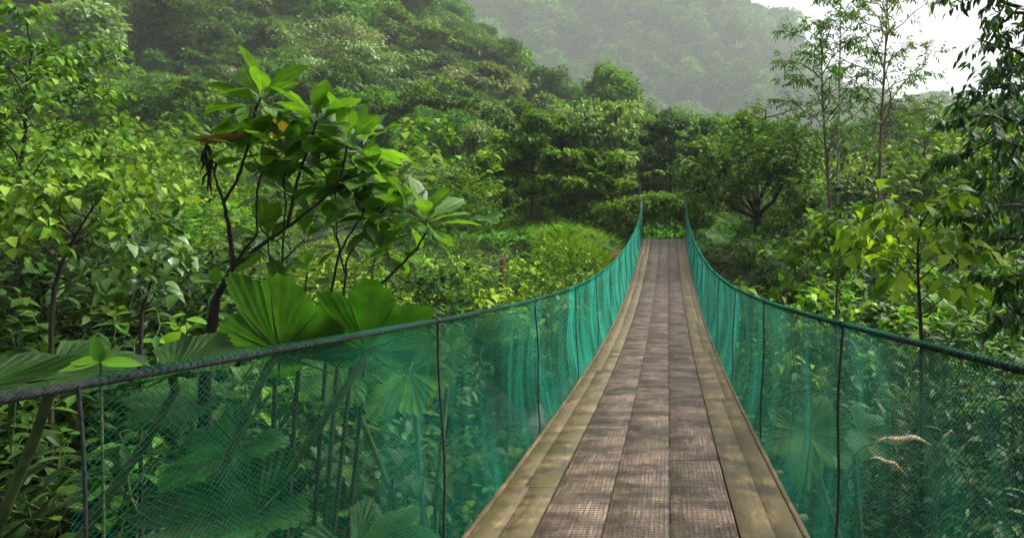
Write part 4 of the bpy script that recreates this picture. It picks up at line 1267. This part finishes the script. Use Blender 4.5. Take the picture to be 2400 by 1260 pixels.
# ------------------------------------------------------------------ big obovate-leaved shrub (left foreground)
def big_shrub():
    rng = np.random.default_rng(130); Y = 4.5
    b = P(505, 700, Y); b[2] = gh(b[0], Y) - .1
    root = empty('big_leaved_shrub', b)
    def L(x, y, d=0): return P(x, y, Y + d) - b
    st = MB()
    stems = [
        ([(505, 700, 0), (528, 660, 0), (545, 628, 0)], .034, .028),
        ([(545, 628, 0), (541, 560, 0), (532, 510, 0), (524, 475, 0)], .022, .016),
        ([(524, 475, 0), (508, 430, .05), (497, 385, .1), (484, 335, .1)], .012, .008),
        ([(524, 475, 0), (550, 435, 0), (570, 385, 0), (590, 310, 0), (600, 255, 0), (612, 228, 0)], .016, .010),
        ([(545, 628, 0), (590, 592, 0), (640, 555, 0), (680, 528, 0), (720, 497, .05), (760, 465, .1), (795, 425, .1), (808, 380, .1), (815, 335, .1)], .022, .009),
        ([(553, 615, 0), (580, 575, -.05), (602, 550, -.1), (602, 490, -.1), (605, 440, -.1), (613, 400, -.1)], .013, .009),
        ([(613, 400, -.1), (590, 365, -.1), (585, 350, -.1)], .007, .006), ([(613, 400, -.1), (640, 380, -.1), (668, 355, -.1)], .008, .006),
        ([(676, 530, 0), (686, 470, 0), (700, 410, 0), (722, 350, 0), (735, 310, 0), (742, 282, 0)], .016, .010),
        ([(652, 690, .2), (660, 620, .2), (665, 540, .2), (670, 460, .1), (664, 435, .1)], .011, .007),
        ([(655, 670, .2), (635, 620, .2), (628, 580, .2), (630, 560, .2)], .009, .006),
        ([(775, 690, .3), (790, 610, .3), (812, 560, .3), (835, 525, .3), (855, 495, .3)], .014, .008),
        ([(805, 690, .3), (812, 610, .3), (840, 560, .3), (870, 525, .3), (893, 498, .3)], .012, .008),
        ([(840, 700, .1), (900, 660, .1), (945, 615, .1), (980, 578, .1), (997, 545, .1), (1000, 512, .1)], .016, .010),
        ([(808, 640, .3), (790, 560, .35), (786, 480, .35), (788, 400, .35)], .010, .006),
        ([(870, 700, .5), (872, 640, .5), (880, 590, .5)], .009, .006), ([(720, 640, -.1), (712, 700, -.1)], .008, .01),
        ([(795, 425, .1), (830, 415, .2), (850, 405, .2)], .008, .006),
    ]
    nodes = []
    for p, r0, r1 in stems:
        q = np.array([L(*a) for a in p]); n = max(6, len(q) * 3)
        q = sample_poly(q, np.linspace(0, .9999, n))
        q[1:-1] += rng.normal(0, .0025, (n - 2, 3))
        st.tube(q, np.linspace(r0, r1, n) * .7, 8); nodes += list(q[1:])
    # down to the ground
    st.tube(np.array([(0, 0, -.2), L(480, 900, .1), L(505, 702, 0)]), [.05, .042, .03], 8)
    for x, y, d in ((652, 690, .2), (775, 690, .3), (805, 690, .3), (840, 700, .1), (870, 700, .5), (712, 700, -.1)):
        e = L(x, y, d); st.tube(np.array([(.15 + (x - 600) * .0015, d, -.1), e * [.8, 1, .5] , e]), [.018, .016, .014], 6)
    lf = MB()
    ros = [(484, 330, .1, 7, .85), (612, 226, 0, 15, 1.15), (742, 280, 0, 15, 1.1), (815, 330, .1, 15, 1.1), (585, 348, -.1, 7, .8), (668, 352, -.1, 9, .9), (664, 432, .1, 10, .95),
           (630, 558, .2, 9, .85), (855, 493, .3, 10, .95), (893, 496, .3, 10, 1.0), (1000, 510, .1, 14, 1.05), (788, 398, .35, 11, .95), (880, 588, .5, 7, .8), (850, 404, .2, 11, 1.0),
           (735, 640, -.1, 5, .6), (700, 470, .25, 6, .8), (940, 560, .4, 6, .8)]
    ros = [(a, b_, c, int(n * 1.12), q) for a, b_, c, n, q in ros]
    extra = [(700, 325, .2, 9, .95), (640, 300, .15, 8, .9), (755, 395, .2, 9, .95), (835, 450, .3, 9, .9), (925, 445, .35, 10, .95), (600, 505, .3, 6, .8), (905, 575, .3, 8, .85), (850, 330, .3, 10, 1.0), (560, 305, .15, 7, .85), (715, 560, .3, 6, .8), (955, 490, .2, 9, .9), (780, 530, .4, 8, .85)]
    for x, y, d, n, sc in extra:
        c = L(x, y, d); low = [q for q in nodes if q[2] < c[2] - .08]
        q0 = min(low, key=lambda q: np.linalg.norm((q - c) * [1, 1, .7]))
        st.tube(bend(rng, q0, c, 6, -.03, .02), np.linspace(.008, .005, 6), 6)
    ros += extra
    st.build('branches', M['bark_dark'], root)
    for (x, y, d, n, sc) in ros:
        c = L(x, y, d)
        ang = np.arange(n) * 2.4 + rng.uniform(0, 6); el = np.linspace(1.15, -.45, n) + rng.normal(0, .12, n)
        dirs = np.stack([np.cos(ang) * np.cos(el), np.sin(ang) * np.cos(el) * .8, np.sin(el)], -1)
        pos = c + dirs * .025 - np.array([0, 0, 1.0]) * np.linspace(0, .10, n)[:, None]
        tone = np.where((rng.random(n) < .05) & (np.arange(n) > n * .55), .97, rng.uniform(0, .88, n))
        lf.leaves(T_obo, pos, dirs, np.tile([0, 0, 1.0], (n, 1)) + rng.normal(0, .25, (n, 3)) - dirs * .2, .31 * sc * rng.uniform(.75, 1.15, n), tone)
        # short leaf stalks
    lf.build('leaves', M['big'], root, smooth=True)
    # withered leaves hanging under a fork
    dm = MB()
    for k in range(5):
        p0 = L(484 + k * 2, 335 + k * 3, .1)
        q = bend(rng, p0, p0 + np.array([rng.normal(0, .05), rng.normal(0, .03), -rng.uniform(.2, .36)]), 6, 0, .04)
        dm.tube(q, [.006, .010, .014, .011, .008, .002], 6)
    dm.build('withered_leaf_cluster', M['bark_dark'], root)
    # one big curled brown leaf
    cl = MB()
    n = 18; t = np.linspace(0, 1, n)
    ax = np.array([L(582, 312, 0) + (L(448, 322, 0) - L(582, 312, 0)) * s for s in t]); ax[:, 2] += -.012 * np.sin(t * math.pi)
    wd = .042 * np.sin(np.pi * np.clip(t * .9 + .06, 0, 1)) ** .7
    rows = []
    for j, a in enumerate(np.linspace(-1.9, 1.9, 11)):
        rows.append(ax + np.stack([np.zeros(n), wd * .8 * np.sin(a), -wd * np.cos(a) * 1.0], -1))
    V = np.stack(rows, 1)
    i = np.arange(n - 1)[:, None] * 11; j = np.arange(10)[None, :]
    cl.add(V, np.stack([i + j, i + j + 1, i + 11 + j + 1, i + 11 + j], -1).reshape(-1, 4))
    cl.tube(np.array([L(590, 310, 0), L(640, 308, 0), L(596, 300, 0)])[[0, 2]], .004, 5)
    o = cl.build('curled_brown_leaf', M['deadleaf'], root, smooth=True)
    o['label'] = 'curled dead brown leaf like a pod'
    tag(root, 'tall shrub with large paddle-shaped leaves on bare forking branches', 'shrub')
big_shrub()

# young shoot above the left cable
def shoot():
    Y = 2.1; b = P(236, 905, Y); b[2] -= 1.0
    root = empty('young_shoot', b); st, lf = MB(), MB()
    top = P(236, 848, Y) - b
    st.tube(np.array([(0, 0, 0), top * .5 + [.01, 0, 0], top]), [.006, .005, .004], 6)
    dirs = np.array([(-.28, 0, .95), (.75, -.2, .55), (-.95, .1, .05), (-1, -.2, -.12), (.95, .2, -.05), (.2, .3, .9)])
    lf.leaves(leafT('ovate', .42, 7, .2, .12), np.tile(top, (6, 1)), dirs, np.tile([0, -.6, 1.0], (6, 1)), np.array([.095, .09, .12, .13, .12, .06]), np.array([.4, .6, .8, .8, .6, .7]))
    st.build('stem', M['greenstem'], root); lf.build('leaves', M['fresh'], root, smooth=True)
    tag(root, 'young shoot with oval leaves poking above the left cable', 'plant')
shoot()

# ------------------------------------------------------------------ rocks
M['rock'] = noise_mat('grey_rock', (.10, .10, .095), (.24, .24, .23), scale=2.5, c3=(.30, .31, .30), rough=.55, bump=.8, spec=.5)
M['mossrock'] = noise_mat('moss', (.04, .09, .012), (.08, .15, .02), scale=3, c3=(.12, .19, .03), rough=.9, bump=.8)
def rock(name, loc, s, seed, mat, label, group=None, moss=False, cat='boulder'):
    rng = np.random.default_rng(seed)
    n, m = 26, 40
    th = np.linspace(0.02, math.pi - .02, n); ph = np.linspace(0, 2 * math.pi, m, endpoint=False)
    T, Pp = np.meshgrid(th, ph, indexing='ij')
    d = np.stack([np.sin(T) * np.cos(Pp), np.sin(T) * np.sin(Pp), np.cos(T)], -1)
    r = np.ones(T.shape)
    for k in range(7):
        v = nrm(rng.normal(0, 1, 3)); r -= .22 * np.maximum(0, d @ v - .55)
    r += .05 * np.sin(d @ (rng.normal(0, 5, 3))) + .03 * np.sin(d @ rng.normal(0, 11, 3))
    V = d * r[..., None] * np.array(s)
    root = empty(name, loc, rng.uniform(0, 6))
    mb = MB(); i = np.arange(n - 1)[:, None] * m; j = np.arange(m)[None, :]; jn = (j + 1) % m
    mb.add(V, np.stack([i + j, i + m + j, i + m + jn, i + jn], -1).reshape(-1, 4))
    mb.build('stone', M[mat], root, smooth=True)
    if moss:
        lf = MB(); idx = rng.integers(0, n * m, 9000); vv = V.reshape(-1, 3)[idx]; dd = d.reshape(-1, 3)[idx]
        vv = vv * rng.uniform(.97, 1.02, (9000, 1)) + rng.normal(0, .02, (9000, 3))
        k = dd[:, 2] > -.35; vv, dd = vv[k], dd[k]
        lf.leaves(T_rh2, vv, dd + rng.normal(0, .4, vv.shape) + [0, 0, .1], rng.normal(0, .4, vv.shape) + dd, rng.uniform(.03, .07, len(vv)), rng.random(len(vv)) * .9)
        lf.build('moss_cover', M['mid'], root)
    tag(root, label, cat, group)
for i, (px, py, Y, r, lab) in enumerate([(1300, 830, 10.5, .42, 'mossy green boulder nearest the walkway behind the left net'), (1235, 860, 9.6, .5, 'mossy boulder in front of the row behind the left net'),
                                         (1180, 800, 11.5, .55, 'largest mossy boulder at the back behind the left net'), (1355, 790, 12, .35, 'small round mossy boulder close under the left net')]):
    p = P(px, py, Y)
    rock('mossy_boulder', (p[0], p[1], p[2] - .1), (r, r * .9, r * 1.05), 140 + i, 'mossrock', lab, moss=True)
    q = gh(p[0], p[1])
    if p[2] - r > q:   # standing on a grey block below
        rock('grey_boulder', (p[0] - .1, p[1] + .1, (p[2] - r + q) / 2), (r * 1.1, r * 1.1, (p[2] - r - q) / 2 + .3), 160 + i, 'rock',
             'grey block carrying the %s mossy boulder' % ['nearest', 'front', 'largest', 'smallest'][i])
grey = [(1212, 1045, 11.4, 1.0, 'large pale grey boulder beside the left edge of the walkway'), (740, 930, 9.5, .5, 'grey rock seen through the left net behind the plant stalks'),
        (560, 1190, 5.0, .6, 'wet grey slab low behind the left net'), (930, 1130, 7.0, .6, 'dark grey boulder below the left net near the stream'),
        (1030, 1200, 6.2, .5, 'grey boulder at the bottom beside the left walkway edge'), (2280, 1190, 4.8, .5, 'grey-green boulder at the bottom right behind the net'),
        (1885, 1150, 6.2, .5, 'wet boulder below the right net beside the walkway'), (2060, 1200, 5.6, .55, 'flat dark boulder beneath the dead leaf')]
for i, (px, py, Y, r, lab) in enumerate(grey):
    p = P(px, py, Y); z = max(p[2] - r * .5, gh(p[0], p[1]) - r * .2)
    z = min(z, gh(p[0], p[1]) + r * .5)
    rock('grey_boulder', (p[0], p[1], z), (r * 1.2, r, r * .75), 180 + i, 'rock', lab)

# dead leaf behind the right net, brown bank mound, stump
def dead_leaf(name, a, b_, w, label, mat='paleleaf', seed=0):
    a = np.array(a); b_ = np.array(b_); n = 16; t = np.linspace(0, 1, n); rng = np.random.default_rng(seed)
    root = empty(name, a)
    ax = (b_ - a)[None] * t[:, None]; ax[:, 2] += .03 * np.sin(t * math.pi) + .008 * np.sin(t * 11)
    wd = w * np.sin(np.pi * np.clip(t * .94 + .04, 0, 1)) ** .6
    V = np.stack([ax + np.stack([wd * 0, wd * np.sin(q), wd * np.cos(q) * .8], -1) for q in np.linspace(-1.7, 1.7, 9)], 1)
    mb = MB(); i = np.arange(n - 1)[:, None] * 9; j = np.arange(8)[None, :]
    mb.add(V, np.stack([i + j, i + j + 1, i + 9 + j + 1, i + 9 + j], -1).reshape(-1, 4))
    mb.build('blade', M[mat], root, smooth=True)
    st = MB(); st.tube(np.array([(0, 0, 0), (-.06, .02, -.03), (-.12, .03, -.09)]), [.004, .004, .003], 5); st.build('stalk', M['bark'], root)
    tag(root, label, 'dead leaf')
dead_leaf('dead_leaf', P(2050, 1038, 3.6), P(2185, 1040, 3.6), .022, 'long pale curled dead leaf behind the right net')
dead_leaf('dead_leaf', P(2205, 1036, 3.7), P(2240, 1018, 3.7), .014, 'small curled dead leaf to the right of the long one', seed=2)
dead_leaf('dead_leaf', P(2040, 1075, 3.8), P(2125, 1112, 3.8), .018, 'drooping dead leaf strip below the long one', seed=3)

M['earth'] = noise_mat('red_earth', (.10, .035, .012), (.20, .07, .025), scale=3, c3=(.06, .08, .02), rough=.9, bump=.8)
p = P(1432, 597, 21.5)
rock('earth_mound', (p[0], p[1], p[2] - .35), (.95, .6, .55), 195, 'earth', 'red-brown earth mound left of the far bridge end', cat='mound')
p = P(1176, 600, 17.5)
mb = MB(); z = gh(p[0], p[1]); mb.tube([(p[0], p[1], z - .2), (p[0] + .02, p[1], p[2] - .1), (p[0], p[1], p[2] + .1)], [.09, .07, .06], 7)
tag(mb.build('tree_stump', M['bark_red']), 'small reddish stump in the thicket left of the bridge', 'stump')

T_lit = leafT('ovate', .5, 3, .5, .2)
lit = None
rng = np.random.default_rng(77)
for i in range(16):
    y = rng.uniform(1.9, 9); x = rng.uniform(XL + .08, XR - .08)
    if lit is None:
        mb = MB(); mb.leaves(T_lit, np.zeros((1, 3)), [[1, 0, 0]], [[0, 0, 1.0]], .035, .9)
        lit = mb.build('fallen_leaf', M['paleleaf'])
    place(lit, (x, y, float(deck(y)) + .012), rng.uniform(0, 6.28), rng.uniform(.35, 1.0), 'tiny dry leaf scrap lying on the walkway boards', 'fallen leaf', 'leaf scraps on the walkway')

# ------------------------------------------------------------------ huts half hidden by leaves
M['tiles'] = noise_mat('grey_roof_sheet', (.07, .06, .06), (.15, .13, .13), scale=5, c3=(.06, .05, .04), rough=.6, bump=.3)
M['plank_wall'] = noise_mat('weathered_wall', (.05, .045, .05), (.12, .11, .11), scale=4, stretch=(4, 4, .5), rough=.8)
def hut(name, px0, px1, py_ridge, py_eave, Y, depth, label):
    a = P(px0, py_eave, Y); b_ = P(px1, py_eave, Y); rz = P(px0, py_ridge, Y + depth / 2)[2]
    xc = (a[0] + b_[0]) / 2; w = (b_[0] - a[0]) / 2; z0 = gh(xc, Y + depth / 2) - .3
    root = empty(name, (xc, Y + depth / 2, z0))
    ze, zr = a[2] - z0, rz - z0
    roof = MB()
    for sgn in (-1, 1):
        n = int(w * 2 / .09); x = np.linspace(-w, w, n); zz = .018 * np.sin(np.arange(n) * math.pi * .5 * 1.99)
        rows = 7
        V = []
        for k in range(rows):
            q = k / (rows - 1)
            V.append(np.stack([x, np.full(n, sgn * (.0 + q * (depth / 2 + .25))), zr + (ze - zr) * q * 1.15 + zz + (.02 if k % 2 else 0)], -1))
        V = np.array(V); i = np.arange(rows - 1)[:, None] * n; j = np.arange(n - 1)[None, :]
        roof.add(V, np.stack([i + j, i + j + 1, i + n + j + 1, i + n + j], -1).reshape(-1, 4))
    roof.tube([(-w, 0, zr + .02), (w, 0, zr + .02)], .05, 6)
    roof.build('roof', M['tiles'], root)
    wl = MB(); wl.box(-w + .3, w - .3, -depth / 2 + .1, depth / 2 - .1, 0, ze + .1); 
    # gable infill
    for x in (-w + .31, w - .33):
        wl.add([(x, -depth / 2 + .1, ze + .1), (x, depth / 2 - .1, ze + .1), (x, 0, zr - .05), (x + .02, -depth / 2 + .1, ze + .1), (x + .02, depth / 2 - .1, ze + .1), (x + .02, 0, zr - .05)], [(0, 1, 2), (3, 5, 4)])
    wl.build('wall', M['plank_wall'], root)
    dr = MB(); dr.box(-.4, .4, -depth / 2 + .05, -depth / 2 + .098, .1, min(2.0, ze - .1)); dr.build('door', M['bark_dark'], root)
    tag(root, label, 'hut')
hut('forest_hut', 690, 905, 352, 382, 36, 3.2, 'hut with a grey ribbed roof half hidden behind the big-leaved shrub')
hut('forest_hut', 2222, 2268, 499, 508, 31, 2.0, 'tiny pale roofed hut glimpsed behind the dark foliage at right')

# ------------------------------------------------------------------ haze
def haze():
    mb = MB(); mb.box(-960, 960, -70, 960, -12, 460)
    m, nt, N, L = new_mat('mist')
    v = N.new('ShaderNodeVolumePrincipled')
    v.inputs['Color'].default_value = (.94, .985, .99, 1)
    v.inputs['Density'].default_value = .00048
    v.inputs['Anisotropy'].default_value = .0
    o = N.new('ShaderNodeOutputMaterial'); L.new(v.outputs[0], o.inputs['Volume'])
    h = mb.build('haze', m)
    tag(h, 'pale rain mist filling the valley', kind='stuff')
haze()
